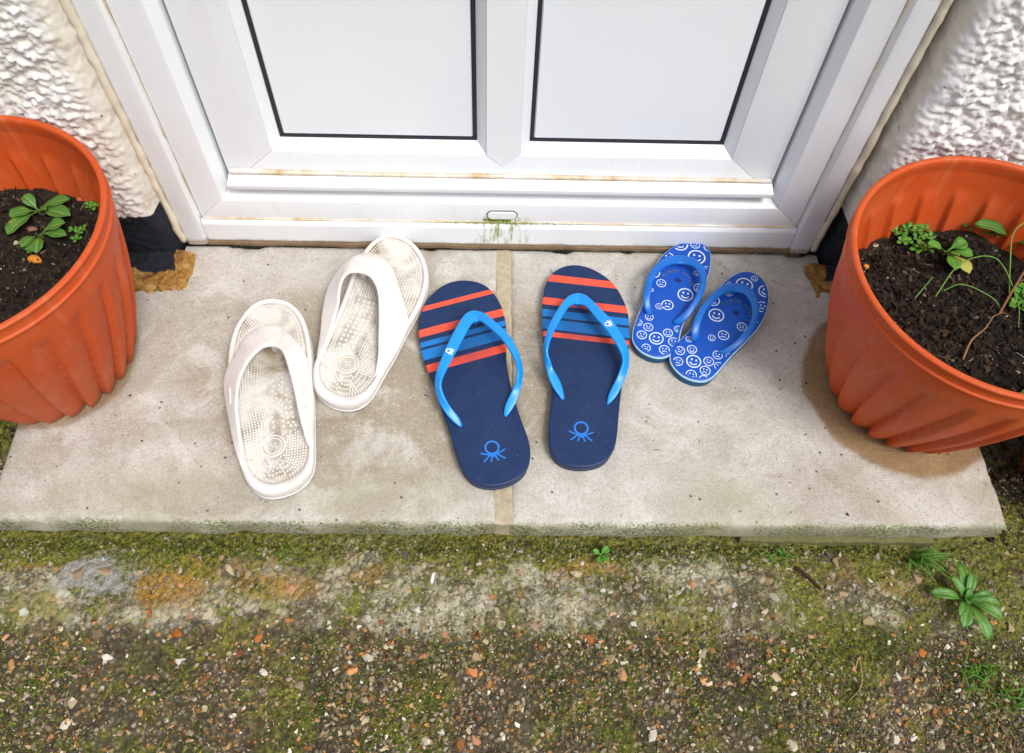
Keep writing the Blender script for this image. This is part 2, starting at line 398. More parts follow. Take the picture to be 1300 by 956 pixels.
 'whR': {"c":[-0.1776,0.2757],"a":-0.2427,"o":[[-0.0174,0.1401],[0.0022,0.14],[0.0217,0.1311],[0.0391,0.115],[0.053,0.0915],[0.0592,0.0666],[0.0601,0.0377],[0.0564,0.0116],[0.0525,-0.0171],[0.0496,-0.0477],[0.0445,-0.078],[0.0409,-0.1043],[0.0344,-0.1212],[0.021,-0.132],[0.0024,-0.1349],[-0.0167,-0.1303],[-0.0317,-0.1204],[-0.0408,-0.1031],[-0.0456,-0.0843],[-0.0446,-0.0635],[-0.0445,-0.0396],[-0.0445,-0.0151],[-0.0445,0.01],[-0.0457,0.0355],[-0.0468,0.0649],[-0.0454,0.0958],[-0.0394,0.1183],[-0.0292,0.1334]],"s":[[[-0.0297,0.0796,0.047,-0.0281,0.048,0.055],[-0.0428,0.0713,0.0468,-0.038,0.0429,0.056],[-0.0521,0.0589,0.0447,-0.0437,0.0331,0.0556],[-0.0592,0.0402,0.041,-0.0446,0.0184,0.0537],[-0.0615,0.0198,0.0373,-0.0425,0.0051,0.0512],[-0.0593,0.0001,0.0348,-0.0394,-0.0085,0.0476],[-0.0557,-0.019,0.0323,-0.0391,-0.0218,0.0427],[-0.051,-0.0375,0.0299,-0.038,-0.0394,0.0378],[-0.047,-0.0558,0.0274,-0.0375,-0.0568,0.0329],[-0.0452,-0.0685,0.025,-0.0406,-0.0701,0.027]],[[-0.0297,0.0796,0.047,-0.0281,0.048,0.055],[-0.0134,0.0791,0.0468,-0.0116,0.0461,0.056],[0.0017,0.0732,0.0447,0.0016,0.0362,0.0556],[0.0128,0.0626,0.041,0.0109,0.0236,0.0537],[0.0255,0.0429,0.0373,0.0184,0.0057,0.0512],[0.0392,0.0199,0.0348,0.0255,-0.0143,0.0476],[0.0501,-0.0003,0.0323,0.0313,-0.0333,0.0427],[0.0535,-0.022,0.0299,0.0357,-0.0496,0.0378],[0.0517,-0.0447,0.0274,0.0378,-0.0634,0.0329],[0.0464,-0.0678,0.025,0.0366,-0.0739,0.027]]]},
}

# ------------------------------------------------------------------ materials: setting
def mat_ground():
    M = Mat('mossy_concrete', rough=.85)
    x, y, z = M.sep()
    big = M.noise(7, 5, .6)
    mid = M.noise(34, 5, .65)
    fine = M.noise(190, 4, .7)
    # aggregate: small stones set in the concrete
    cell = M.voro(150, 'Color')
    cx = M.n('SeparateColor'); M.l(cell, cx.inputs[0])
    stone = M.ramp(cx.outputs[0], [(0, lin('#6b6250')), (.22, lin('#8d7d60')), (.42, lin('#5a5140')), (.6, lin('#9c8b6c')), (.72, lin('#463f34')), (.82, lin('#a77843')), (.9, lin('#7c766c')), (.96, lin('#c9bda6'))], 'CONSTANT')
    edge = M.voro(150, 'Distance')
    mort = M.mix(fine, lin('#2a2416'), lin('#5f5339'))
    base = M.mix(M.ramp(edge, [(.25, 0.0), (.5, 1.0)]), stone, mort)
    # pale worn cement ledge beside the step
    yw = M.math('ADD', y, M.math('ADD', M.math('MULTIPLY', M.math('SUBTRACT', M.noise(4.5, 3, .6), .5), .10), M.math('MULTIPLY', M.math('SUBTRACT', M.noise(40, 4, .7), .5), .035)))
    ledge = M.band(yw, -.108, .5, .010)
    pale = M.mix(mid, lin('#9a9068'), lin('#c6c3b2'))
    pale = M.mix(M.ramp(M.noise(13, 4, .65), [(.49, 0.0), (.56, .8)]), pale, lin('#7d7a2a'))
    pale = M.mix(M.ramp(M.noise(16, 4, .7), [(.50, 0.0), (.57, .9)]), pale, base)
    pale2 = M.mix(M.ramp(M.noise(90, 3, .7), [(.45, 0.0), (.62, .75)]), pale, stone)
    crk = M.n('TexVoronoi', Scale=75.0, _feature='DISTANCE_TO_EDGE')
    wv = M.n('Mix', _data_type='VECTOR'); wv.inputs[0].default_value = .012
    ns = M.n('TexNoise', Scale=60.0, Detail=3.0); M.l(M.co(), ns.inputs['Vector'])
    M.l(M.co(), wv.inputs[4]); M.l(ns.outputs['Color'], wv.inputs[5]); M.l(wv.outputs[1], crk.inputs['Vector'])
    pale2 = M.mix(M.math('MULTIPLY', M.ramp(crk.outputs['Distance'], [(.03, 1.0), (.16, 0.0)]), M.ramp(M.noise(30, 3, .6), [(.40, 0.0), (.60, .85)])), pale2, lin('#4c4a22'))
    c = M.mix(ledge, base, pale2)
    # ochre iron staining near the step
    near = M.band(yw, -.062, .3, .022)
    och = M.math('MULTIPLY', M.math('MULTIPLY', near, M.band(x, -.6, .5, .05)), M.ramp(M.noise(8.5, 3, .6, dist=.4), [(.53, 0.0), (.62, .8)]))
    c = M.mix(och, c, M.mix(fine, lin('#5d4112'), lin('#b08428')))
    for (ex, ey, ew, eh, st_) in ((-.385, -.052, .060, .040, .85), (.10, -.030, .060, .016, .8), (-.27, -.060, .070, .020, .55), (-.16, -.045, .030, .014, .6)):
        ux = M.math('MULTIPLY', M.math('SUBTRACT', x, ex), 1 / ew); uy = M.math('MULTIPLY', M.math('SUBTRACT', y, ey), 1 / eh)
        u2 = M.math('ADD', M.math('MULTIPLY', ux, ux), M.math('MULTIPLY', uy, uy))
        u2 = M.math('ADD', u2, M.math('MULTIPLY', M.math('SUBTRACT', M.noise(45, 4, .75), .5), 2.2))
        c = M.mix(M.ramp(u2, [(.35, st_), (1.05, 0.0)]), c, M.mix(M.ramp(fine, [(.35, 0.0), (.7, 1.0)]), lin('#5e4010'), lin('#c08e2a')))
    # bluish grey cement skim, left
    dx = M.math('MULTIPLY', M.math('ADD', x, .475), 15.0)
    dy = M.math('MULTIPLY', M.math('ADD', yw, .045), 26.0)
    dd = M.math('ADD', M.math('MULTIPLY', dx, dx), M.math('MULTIPLY', dy, dy))
    dd = M.math('ADD', dd, M.math('MULTIPLY', M.math('SUBTRACT', mid, .5), 1.6))
    c = M.mix(M.ramp(dd, [(.45, .95), (.8, 0.0)]), c, M.mix(fine, lin('#7f7f78'), lin('#a3a49e')))
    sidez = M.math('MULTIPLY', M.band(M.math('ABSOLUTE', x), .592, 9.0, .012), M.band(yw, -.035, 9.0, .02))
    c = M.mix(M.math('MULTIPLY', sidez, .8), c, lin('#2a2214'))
    # moss and algae film
    mossn = M.math('ADD', M.math('MULTIPLY', M.noise(11, 4, .6, dist=.6), .7), M.math('MULTIPLY', M.noise(70, 3, .7), .3))
    atstep = M.band(yw, -.024, .05, .014)
    mm = M.ramp(M.math('ADD', mossn, M.math('MULTIPLY', atstep, .13)), [(.50, 0.0), (.555, .9)])
    moss = M.mix(mid, lin('#191d06'), lin('#4a500c'))
    moss = M.mix(M.ramp(fine, [(.4, 0.0), (.75, 1.0)]), moss, lin('#9a962e'))
    c = M.mix(mm, c, moss)
    # damp dark grime on the lower path
    path = M.band(yw, -2.0, -.100, .012)
    gr = M.math('MULTIPLY', path, M.ramp(M.noise(21, 4, .65), [(.46, 0.0), (.66, .6)]))
    c = M.mix(gr, c, lin('#221d14'))
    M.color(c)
    M.rough(M.ramp(fine, [(0, .6), (1, .95)]))
    b = M.bump(M.math('SUBTRACT', 1.0, edge), .8, .005)
    M.bump(fine, .9, .003, b)
    return M

def mat_slab():
    M = Mat('concrete_slab', rough=.85, spec=.3)
    x, y, z = M.sep()
    big = M.noise(5.5, 5, .6, dist=.5)
    mid = M.noise(26, 5, .65)
    fine = M.noise(240, 3, .7)
    c = M.mix(M.ramp(big, [(.36, 0.0), (.62, 1.0)]), lin('#cbc8c2'), lin('#bcb8b0'))
    c = M.mix(M.ramp(mid, [(.35, 0.0), (.75, .55)]), c, lin('#a0968a'))
    # trodden brown staining in the middle of the step, with its own ragged outline
    sx = M.math('MULTIPLY', M.math('ADD', x, .12), 3.4)
    sy = M.math('MULTIPLY', M.math('SUBTRACT', y, .19), 6.0)
    d = M.math('ADD', M.math('MULTIPLY', sx, sx), M.math('MULTIPLY', sy, sy))
    d = M.math('ADD', d, M.math('MULTIPLY', M.math('SUBTRACT', M.noise(13, 4, .65), .5), 2.6))
    c = M.mix(M.ramp(d, [(.45, .85), (1.7, 0.0)]), c, M.mix(M.noise(60, 3, .7), (.46, .38, .26, 1), (.80, .73, .61, 1)), 'MULTIPLY')
    # pale bloom and darker damp clouds
    c = M.mix(M.ramp(M.noise(11, 5, .7, dist=.8), [(.50, 0.0), (.62, .6)]), c, lin('#d8d6d1'))
    c = M.mix(M.ramp(M.noise(4.2, 5, .7, dist=1.0), [(.52, 0.0), (.60, .45)]), c, lin('#958b79'))
    c = M.mix(M.ramp(M.noise(150, 4, .85), [(.50, 0.0), (.68, .40)]), c, lin('#7f735e'))
    c = M.mix(M.ramp(M.noise(330, 2, .8), [(.47, 0.0), (.62, .32)]), c, lin('#8a7e69'))
    c = M.mix(M.ramp(M.noise(290, 2, .8, dist=.3), [(.56, 0.0), (.68, .38)]), c, lin('#dedbd3'))
    # mortar smeared along the joint
    jx = M.math('ADD', M.math('ABSOLUTE', x), M.math('MULTIPLY', M.math('SUBTRACT', M.noise(48, 4, .7), .5), .016))
    c = M.mix(M.math('MULTIPLY', M.band(jx, -1, .0095, .002), .6), c, lin('#b7a382'))
    # olive tint along the front
    f = M.math('MULTIPLY', M.band(y, -.1, .07, .03), M.ramp(M.noise(6, 3, .6), [(.42, 0.0), (.65, .5)]))
    c = M.mix(f, c, lin('#9a9572'))
    # fine cloth-like casting imprint
    w = M.n('TexWave', Scale=155.0, Distortion=.35, Detail=1.0, _bands_direction='X')
    w2 = M.n('TexWave', Scale=155.0, Distortion=.35, Detail=1.0, _bands_direction='Y')
    M.l(M.co(), w.inputs['Vector']); M.l(M.co(), w2.inputs['Vector'])
    weave = M.math('MULTIPLY', w.outputs['Fac'], w2.outputs['Fac'])
    wm = M.ramp(M.noise(7, 3, .6), [(.35, .25), (.6, 1.0)])
    c = M.mix(M.math('MULTIPLY', M.math('MULTIPLY', weave, wm), .22), c, lin('#5c5340'))
    # pits and grit specks
    sp = M.voro(75, 'Distance')
    spm = M.math('MULTIPLY', M.ramp(sp, [(.08, 1.0), (.16, 0.0)]), M.ramp(M.noise(38, 2, .6), [(.53, 0.0), (.58, .9)]))
    c = M.mix(spm, c, lin('#3d372d'))
    sp2 = M.ramp(M.noise(420, 2, .8), [(.66, 0.0), (.74, .45)])
    c = M.mix(sp2, c, lin('#574e3e'))
    # damp ring that seeped from the right planter, thin one from the left planter
    for (px, py, r0, s) in ((.519, .189, .130, .92), (-.576, .217, .104, .75)):
        ax = M.math('SUBTRACT', x, px); ay = M.math('SUBTRACT', y, py)
        r = M.math('SQRT', M.math('ADD', M.math('MULTIPLY', ax, ax), M.math('MULTIPLY', ay, ay)))
        r = M.math('ADD', r, M.math('MULTIPLY', M.math('SUBTRACT', M.noise(18, 3, .6), .5), .020))
        k = M.ramp(M.math('SUBTRACT', r, r0 - .5), [(.495, s), (.501, 0.0)])
        c = M.mix(k, c, M.mix(mid, (.44, .265, .10, 1), (.60, .40, .19, 1)), 'MULTIPLY')
    # green algae on the front arris
    al = M.math('MULTIPLY', M.band(M.math('ADD', y, M.math('MULTIPLY', M.math('SUBTRACT', mid, .5), .012)), -.1, .0025, .003),
                M.math('MULTIPLY', M.ramp(M.noise(8, 3, .6), [(.42, 0.0), (.52, 1.0)]), M.ramp(M.noise(300, 3, .8), [(.46, 0.0), (.54, .9)])))
    c = M.mix(al, c, lin('#55651f'))
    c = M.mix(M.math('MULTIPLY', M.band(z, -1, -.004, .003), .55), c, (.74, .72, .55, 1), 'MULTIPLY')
    M.color(c)
    b = M.bump(M.math('MULTIPLY', weave, wm), .35, .0012)
    b = M.bump(mid, .25, .003, b)
    M.bump(fine, .35, .0012, b)
    return M

def mat_render():
    M = Mat('masonry_paint', rough=.9, spec=.12)
    x, y, z = M.sep()
    n = M.noise(60, 5, .65)
    c = M.mix(n, lin('#dcdcda'), lin('#eeeeed'))
    # creamier, grubbier paint on the smooth reveal
    rev = M.band(M.math('ADD', y, M.math('MULTIPLY', M.math('SUBTRACT', M.noise(30, 3, .6), .5), .01)), .381, 1.0, .006)
    c = M.mix(rev, c, M.mix(n, lin('#cdc6b6'), lin('#e3ded2')))
    grime = M.ramp(M.noise(45, 4, .7, dist=.6), [(.58, 0.0), (.72, .6)])
    c = M.mix(grime, c, lin('#a59680'))
    sp = M.math('MULTIPLY', M.ramp(M.voro(55, 'Distance'), [(.06, 1.0), (.13, 0.0)]), M.ramp(M.noise(20, 2), [(.52, 0.0), (.6, .9)]))
    c = M.mix(sp, c, lin('#4a4338'))
    # black bitumen band at the foot of the wall, hand painted edge
    side = M.math('MULTIPLY', M.band(y, .392, 1.0, .004), -.004)
    e = M.math('ADD', z, M.math('MULTIPLY', M.math('SUBTRACT', M.noise(28, 3, .6), .5), .022))
    e = M.math('ADD', e, side)
    tar = M.band(e, -1.0, .090, .0015)
    c = M.mix(tar, c, M.mix(M.noise(90, 3, .6), lin('#14161b'), lin('#2f333b')))
    M.color(c)
    M.rough(M.mix(tar, (.92, .92, .92, 1), (.55, .55, .55, 1)))
    b = M.bump(M.noise(160, 4, .7), .35, .002)
    return M

def mat_pvc():
    M = Mat('white_pvc', rough=.32, spec=.45)
    n = M.noise(14, 4, .6)
    c = M.mix(n, lin('#e4e8eb'), lin('#eef1f3'))
    x, y, z = M.sep()
    # specks of dirt and rain streaks
    sp = M.math('MULTIPLY', M.ramp(M.voro(38, 'Distance'), [(.028, 1.0), (.05, 0.0)]), M.ramp(M.noise(13, 2), [(.55, 0.0), (.6, .8)]))
    c = M.mix(sp, c, lin('#6f6a62'))
    mp = M.n('Mapping'); mp.inputs['Scale'].default_value = (9, 9, 1.2); M.l(M.co(), mp.inputs[0])
    st = M.ramp(M.noise(6, 4, .6, co=mp.outputs[0]), [(.55, 0.0), (.8, .16)])
    c = M.mix(st, c, lin('#c9c3b2'))
    # brown splash line low down on the sill
    low = M.math('MULTIPLY', M.band(M.math('ADD', z, M.math('MULTIPLY', M.math('SUBTRACT', M.noise(25, 4, .7), .5), .02)), -1, .011, .004), .7)
    c = M.mix(low, c, lin('#a18a68'))
    # algae runs below the drainage slot
    ax = M.math('ABSOLUTE', M.math('ADD', x, .004))
    zone = M.math('MULTIPLY', M.ramp(ax, [(.018, 1.0), (.05, 0.0)]), M.band(z, .012, .060, .006))
    mp2 = M.n('Mapping'); mp2.inputs['Scale'].default_value = (150, 20, 28); M.l(M.co(), mp2.inputs[0])
    k = M.math('MULTIPLY', zone, M.ramp(M.noise(1.0, 4, .7, co=mp2.outputs[0]), [(.50, 0.0), (.62, .85)]))
    c = M.mix(k, c, lin('#7d8f2c'))
    M.color(c)
    M.rough(M.ramp(n, [(.3, .28), (.7, .42)]))
    return M

GROUND, SLAB, RENDER, PVC = mat_ground(), mat_slab(), mat_render(), mat_pvc()

def mat_plain(name, a, b, scale=60, rough=.6, bump=.2, dist=.001, spec=.4, detail=4):
    M = Mat(name, rough=rough, spec=spec)
    n = M.noise(scale, detail, .65)
    M.color(M.mix(n, lin(a), lin(b)))
    if bump:
        M.bump(n, bump, dist)
    return M

GASKET = mat_plain('black_gasket_rubber', '#20222a', '#34363e', 90, .5, .1)
PANEL = Mat('white_panel', rough=.22, spec=.5)
_n = PANEL.noise(9, 4, .6)
_sp = PANEL.math('MULTIPLY', PANEL.ramp(PANEL.voro(30, 'Distance'), [(.018, 1.0), (.035, 0.0)]), PANEL.ramp(PANEL.noise(9, 2), [(.55, 0.0), (.6, .7)]))
PANEL.color(PANEL.mix(_sp, PANEL.mix(_n, lin('#e6ebef'), lin('#ecf0f3')), lin('#7a7770')))
SEALANT = Mat('dirty_sealant', rough=.7, spec=.3)
_q = SEALANT.ramp(SEALANT.noise(16, 5, .7), [(.40, lin('#e2e0da')), (.52, lin('#d8cbb6')), (.62, lin('#c4a881')), (.74, lin('#a38560'))])
SEALANT.color(SEALANT.mix(SEALANT.ramp(SEALANT.noise(140, 3, .7), [(.45, 0.0), (.7, .5)]), _q, lin('#dccfb8')))
GAPM = mat_plain('grimy_gap_mortar', '#5a4a38', '#9a8164', 40, .9, .5, .001)
CREAMSEAL = mat_plain('cream_sealant', '#c9bda2', '#e2dac8', 30, .6, .3, .001)
MORTAR = Mat('sandy_mortar', rough=.9, spec=.25)
_m1 = MORTAR.noise(38, 5, .7, dist=.6)
_m2 = MORTAR.noise(210, 4, .8)
_c = MORTAR.ramp(_m1, [(.34, lin('#6a4a24')), (.48, lin('#a0743c')), (.60, lin('#bd9458')), (.72, lin('#9c8a6c'))])
_c = MORTAR.mix(MORTAR.ramp(_m2, [(.5, 0.0), (.68, .7)]), _c, lin('#5a3f1f'))
_c = MORTAR.mix(MORTAR.ramp(MORTAR.noise(26, 4, .7), [(.56, 0.0), (.64, .8)]), _c, lin('#57541f'))
_x, _y, _z = MORTAR.sep()
_e = MORTAR.math('ADD', _y, MORTAR.math('MULTIPLY', MORTAR.math('SUBTRACT', MORTAR.noise(34, 3, .6), .5), .03))
_xe = MORTAR.math('ADD', MORTAR.math('ABSOLUTE', _x), MORTAR.math('MULTIPLY', MORTAR.math('SUBTRACT', MORTAR.noise(30, 3, .6), .5), .03))
_c = MORTAR.mix(MORTAR.math('MULTIPLY', MORTAR.band(_e, .358, 9.0, .0015), MORTAR.band(_xe, .456, 9.0, .0015)), _c, MORTAR.mix(_m2, lin('#14161b'), lin('#2c3038')))
MORTAR.color(_c)
MORTAR.bump(_m2, .8, .003, MORTAR.bump(_m1, .6, .006))
JOINT = mat_plain('joint_mortar', '#8c7c60', '#c9bda6', 130, .9, .6, .0015)
BED = mat_plain('grey_mortar', '#4a4a26', '#7d7850', 160, .9, .6, .002)

# ------------------------------------------------------------------ ground: one sheet, fine near the step
def axis(lo, hi, step, far):
    a = np.arange(lo, hi + step / 2, step)
    g = step * np.cumsum(1.35 ** np.arange(1, 34))
    g = g[g < far]
    return np.r_[(lo - g)[::-1], a, hi + g]
gx = axis(-.74, .80, .0034, 60)
gy = axis(-.36, .12, .0034, 60)
gy = gy[gy < .9]
GX, GY = np.meshgrid(gx, gy)
gp = np.stack([GX.ravel(), GY.ravel(), np.zeros(GX.size)], 1)

def ground_h(p):
    x, y = p[:, 0], p[:, 1]
    q = np.stack([x, y, 0 * x], 1)
    wob = (fbm(q, 9, 3, 3) - .5) * .05
    t = np.clip((y + wob + .125) / .05, 0, 1)
    t = t * t * (3 - 2 * t)
    z = -.0665 + .0125 * t
    z = z + (fbm(q, 22, 3, 11) - .5) * .012
    w = worley(q, 130, 4)
    z = z + np.clip(.55 - w, 0, 1) * .0065 * (1.1 - .45 * t)
    z = z + (fbm(q, 260, 2, 17) - .5) * .0038
    far = np.clip((np.hypot(x, y) - 1.2) / 2, 0, 1)
    under = (np.abs(x) < .585) & (y > .02)
    z = np.where(under, np.minimum(z, -.056), z)
    return z * (1 - far) + (-.066) * far
gp[:, 2] = ground_h(gp)
ground = np_mesh('ground', gp, grid_faces(len(gy), len(gx)), GROUND)
tag(ground, kind='structure', label='mossy old concrete path with exposed gravel in front of the step')

# ------------------------------------------------------------------ doorstep: two cast slabs
step_root = tag(empty('doorstep', (0, 0, -.04)), 'pale concrete doorstep made of two paving slabs with a sandy joint', 'doorstep')

def slab(sign):
    """cast slab with worn arrises, notched round the foot of the wall"""
    def ax(a, b, st):
        e = np.array([0, .0012, .003, .006, .010])
        m = np.arange(a + .015, b - .0149, st)
        return np.r_[a + e, m, (b - e)[::-1]]
    xs = np.r_[ax(.0085, .4510, .0055), ax(.4510, .6, .0055)[1:]]
    ys = np.r_[ax(0.0, .3520, .0055), ax(.3520, .4085, .0055)[1:]]
    X, Y = np.meshgrid(xs, ys)
    x, y = X.ravel(), Y.ravel()
    e = np.minimum.reduce([x - .0085, .6 - x, y, np.where(x > .451, .352 - y, .4085 - y)])
    e = np.maximum(e, 0)
    p = np.stack([x * sign, y, 0 * x], 1)
    rnd = .0085 * (.5 + fbm(p, 30, 3, 61 + int(sign)))
    z = -.0042 * np.clip(1 - e / rnd, 0, 1) ** 2.2
    chip = np.clip(fbm(p, 34, 3, 75 + int(sign)) - .60, 0, 1) * .03 * np.clip(1 - e / .014, 0, 1)
    z = z - chip + (fbm(p, 9, 3, 14) - .5) * .0016 * np.clip(e / .02, 0, 1)
    p[:, 0] += sign * np.clip(1 - (x - .0085) / .012, 0, 1) * (fbm(p, 70, 3, 49 + int(sign)) - .35) * .004
    fy = np.clip(1 - y / .03, 0, 1)
    p[:, 1] += fy * ((fbm(p, 26, 3, 44 + int(sign)) - .5) * .006)
    p[:, 0] += sign * np.clip(1 - (.6 - x) / .03, 0, 1) * ((fbm(p, 26, 3, 47) - .5) * .003)
    p[:, 2] = z
    F = grid_faces(len(ys), len(xs))
    cx_ = X[:-1, :-1].ravel() + 1e-5; cy_ = Y[:-1, :-1].ravel() + 1e-5
    F = F[~((cx_ > .451) & (cy_ > .352))]
    bm = bmesh.new()
    vs = [bm.verts.new(v) for v in p]
    for f in F:
        bm.faces.new([vs[i] for i in (f if sign > 0 else f[::-1])])
    bmesh.ops.delete(bm, geom=[v for v in bm.verts if not v.link_faces], context='VERTS')
    for dz, k in ((.014, .0), (.030, .0), (.040, .0)):
        be = [q for q in bm.edges if q.is_boundary]
        if k == .0:
            ex = bmesh.ops.extrude_edge_only(bm, edges=be)
            nv = [v for v in ex['geom'] if isinstance(v, bmesh.types.BMVert)]
            for v in nv:
                v.co.z = -dz
                n_ = mnoise.noise(Vector((v.co.x * 40, v.co.y * 40, dz * 90))) * .0011
                if v.co.y < .02:
                    v.co.y += n_ - (.0006 if dz < .035 else -.0015)
    be = [q for q in bm.edges if q.is_boundary]
    bmesh.ops.holes_fill(bm, edges=be, sides=0)
    o = bm_obj('paving_slab', bm, SLAB, None, True, 55)
    o.parent = step_root
    o.location = (0, 0, .04)
    return o
slab(-1)
slab(1)

def gridbox(name, x0, x1, y0, y1, z0, z1, mat, parent, nx, ny, amp=.0015, sc=60, seed=0, bev=.002, loc=(0, 0, 0)):
    """box with an uneven, rounded top surface"""
    xs, ys = np.linspace(x0, x1, nx), np.linspace(y0, y1, ny)
    X, Y = np.meshgrid(xs, ys)
    p = np.stack([X.ravel(), Y.ravel(), np.full(X.size, z1)], 1)
    e = np.minimum.reduce([X.ravel() - x0, x1 - X.ravel(), Y.ravel() - y0, y1 - Y.ravel()])
    p[:, 2] += (fbm(p, sc, 3, seed) - .5) * 2 * amp - bev * np.clip(1 - e / (bev * 1.5 + 1e-6), 0, 1)
    p[:, 1] += (Y.ravel() < y0 + 1e-6) * (fbm(p, 45, 3, seed + 3) - .5) * .006
    F = grid_faces(ny, nx).tolist()
    ring = list(range(nx)) + [nx * r + nx - 1 for r in range(1, ny)] + [nx * (ny - 1) + c for c in range(nx - 2, -1, -1)] + [nx * r for r in range(ny - 2, 0, -1)]
    n0 = len(p)
    low = p[ring].copy(); low[:, 2] = z0
    V = np.vstack([p, low])
    k = len(ring)
    for i in range(k):
        j = (i + 1) % k
        F.append((ring[j], ring[i], n0 + i, n0 + j))
    F.append(tuple(n0 + i for i in range(k - 1, -1, -1)))
    o = mesh_obj(name, V, F, mat, parent, True, 60)
    o.location = loc
    return o

gridbox('mortar_joint', -.0105, .0105, .0015, .408, -.039, -.0026, JOINT, step_root, 14, 200, .0024, 90, 3, .0005, (0, 0, .04))
gridbox('mortar_bed', .29, .530, -.005, .30, -.0795, -.0415, BED, step_root, 120, 60, .001, 60, 9, .002, (0, 0, .04))
gridbox('mortar_bed', -.57, .28, .012, .30, -.0795, -.0415, BED, step_root, 120, 60, .001, 60, 10, .002, (0, 0, .04))

# ------------------------------------------------------------------ house wall
wall_root = tag(empty('house_wall', (0, .42, -.06)), 'white rough-cast house wall with a black tarred foot around the door', 'wall')

def wall_side(sign, xin, yfront):
    # path in plan: reveal from the door frame forwards, rounded corner, then along the front
    path = [(xin, .470), (xin, .43), (xin + .002, .41), (xin + .004, yfront + .020), (xin + .008, yfront + .008), (xin + .017, yfront + .001), (xin + .03, yfront)]
    P = list(catmull(path, 34))
    x = xin + .03
    while x < .86:
        x += .0026
        P.append((x, yfront))
    while x < 3.5:
        x += .12
        P.append((x, yfront))
    P = np.array(P)
    T = np.gradient(P, axis=0)
    T /= np.linalg.norm(T, axis=1)[:, None]
    N = np.stack([-T[:, 1], T[:, 0]], 1)
    if N[-1, 1] > 0:
        N = -N
    zs = np.r_[np.arange(-.085, .62, .0026), np.arange(.64, 2.75, .06)]
    V = np.zeros((len(zs), len(P), 3))
    V[:, :, 0] = P[None, :, 0]; V[:, :, 1] = P[None, :, 1]; V[:, :, 2] = zs[:, None]
    q = V.reshape(-1, 3).copy()
    q[:, 0] *= sign
    fr = np.clip((P[:, 0] - xin - .006) / .03, 0, 1)         # 0 on the reveal, 1 on the front
    fr = np.tile(fr[None], (len(zs), 1)).ravel()
    tarred = np.clip((.10 - q[:, 2]) / .03, 0, 1)
    w = worley(q + (fbm(q, 50, 2, 6)[:, None] - .5) * .02, 128, 21)
    big = np.clip(.85 - w, 0, 1)
    w2 = worley(q, 170, 31)
    rough = big * (.0068 * (.5 + fbm(q, 40, 2, 77))) + np.clip(.8 - w2, 0, 1) * .0050 + np.clip(.75 - worley(q, 290, 41), 0, 1) * .0026 + np.abs(fbm(q, 110, 3, 55) - .5) * .018 + (fbm(q, 30, 3, 2) - .5) * .010
    smooth = (fbm(q, 45, 4, 12) - .5) * .0065 + np.clip(.6 - w2, 0, 1) * .0012
    d = smooth * (1 - fr) + rough * fr * (1 - .75 * tarred)
    near = np.tile((P[:, 0] < .87)[None], (len(zs), 1)).ravel() & (q[:, 2] < .64)
    d = np.where(near, d, .004)
    V2 = V.reshape(-1, 3) + np.c_[np.tile(N[None], (len(zs), 1, 1)).reshape(-1, 2) * d[:, None], np.zeros(len(d))]
    V2[:, 0] *= sign
    F = grid_faces(len(zs), len(P))
    if sign > 0:
        F = F[:, ::-1]
    o = np_mesh('rendered_wall', V2, F, RENDER, wall_root)
    o.location = (0, -.42, .06)
    return o
wall_side(-1, .4525, .3850)
wall_side(1, .4535, .3765)
# wall above the door opening
bm = bmesh.new()
bmesh.ops.create_cube(bm, size=1, matrix=Matrix.Translation((0, .575, 2.43)) @ Matrix.Diagonal((.904, .40, .64, 1)))
o = bm_obj('lintel_wall', bm, RENDER, wall_root, False)
o.location = (0, -.42, .06)

def mortar_fillet(x0, x1, y0, y1, seed, sign):
    """rough wedge of sandy mortar where the step meets the wall"""
    nx, ny = 90, 50
    X, Y = np.meshgrid(np.linspace(x0, x1, nx), np.linspace(y0, y1, ny))
    p = np.stack([X.ravel(), Y.ravel(), np.zeros(X.size)], 1)
    t = np.clip((p[:, 1] - y0) / (y1 - y0), 0, 1)
    ed = np.minimum((p[:, 0] - x0), (x1 - p[:, 0])) / .012
    rim_ = np.minimum(np.clip(ed, 0, 1), np.clip(t / .35, 0, 1))
    p[:, 2] = .007 * t ** 1.6 + (fbm(p, 55, 5, seed, .6) - .42) * .016 * (.12 + .88 * rim_) + .002 * rim_ - .0045 * (1 - rim_) ** 1.5
    p[:, 1] += (fbm(p, 40, 2, seed + 1) - .5) * .024 * (1 - t)
    p[:, 0] += (fbm(p + 2.0, 45, 2, seed + 2) - .5) * .016
    o = np_mesh('mortar_fillet', p, grid_faces(ny, nx), MORTAR, wall_root)
    o.location = (0, -.42, .06)
mortar_fillet(-.585, -.430, .306, .388, 5, -1)
mortar_fillet(.428, .585, .322, .382, 6, 1)

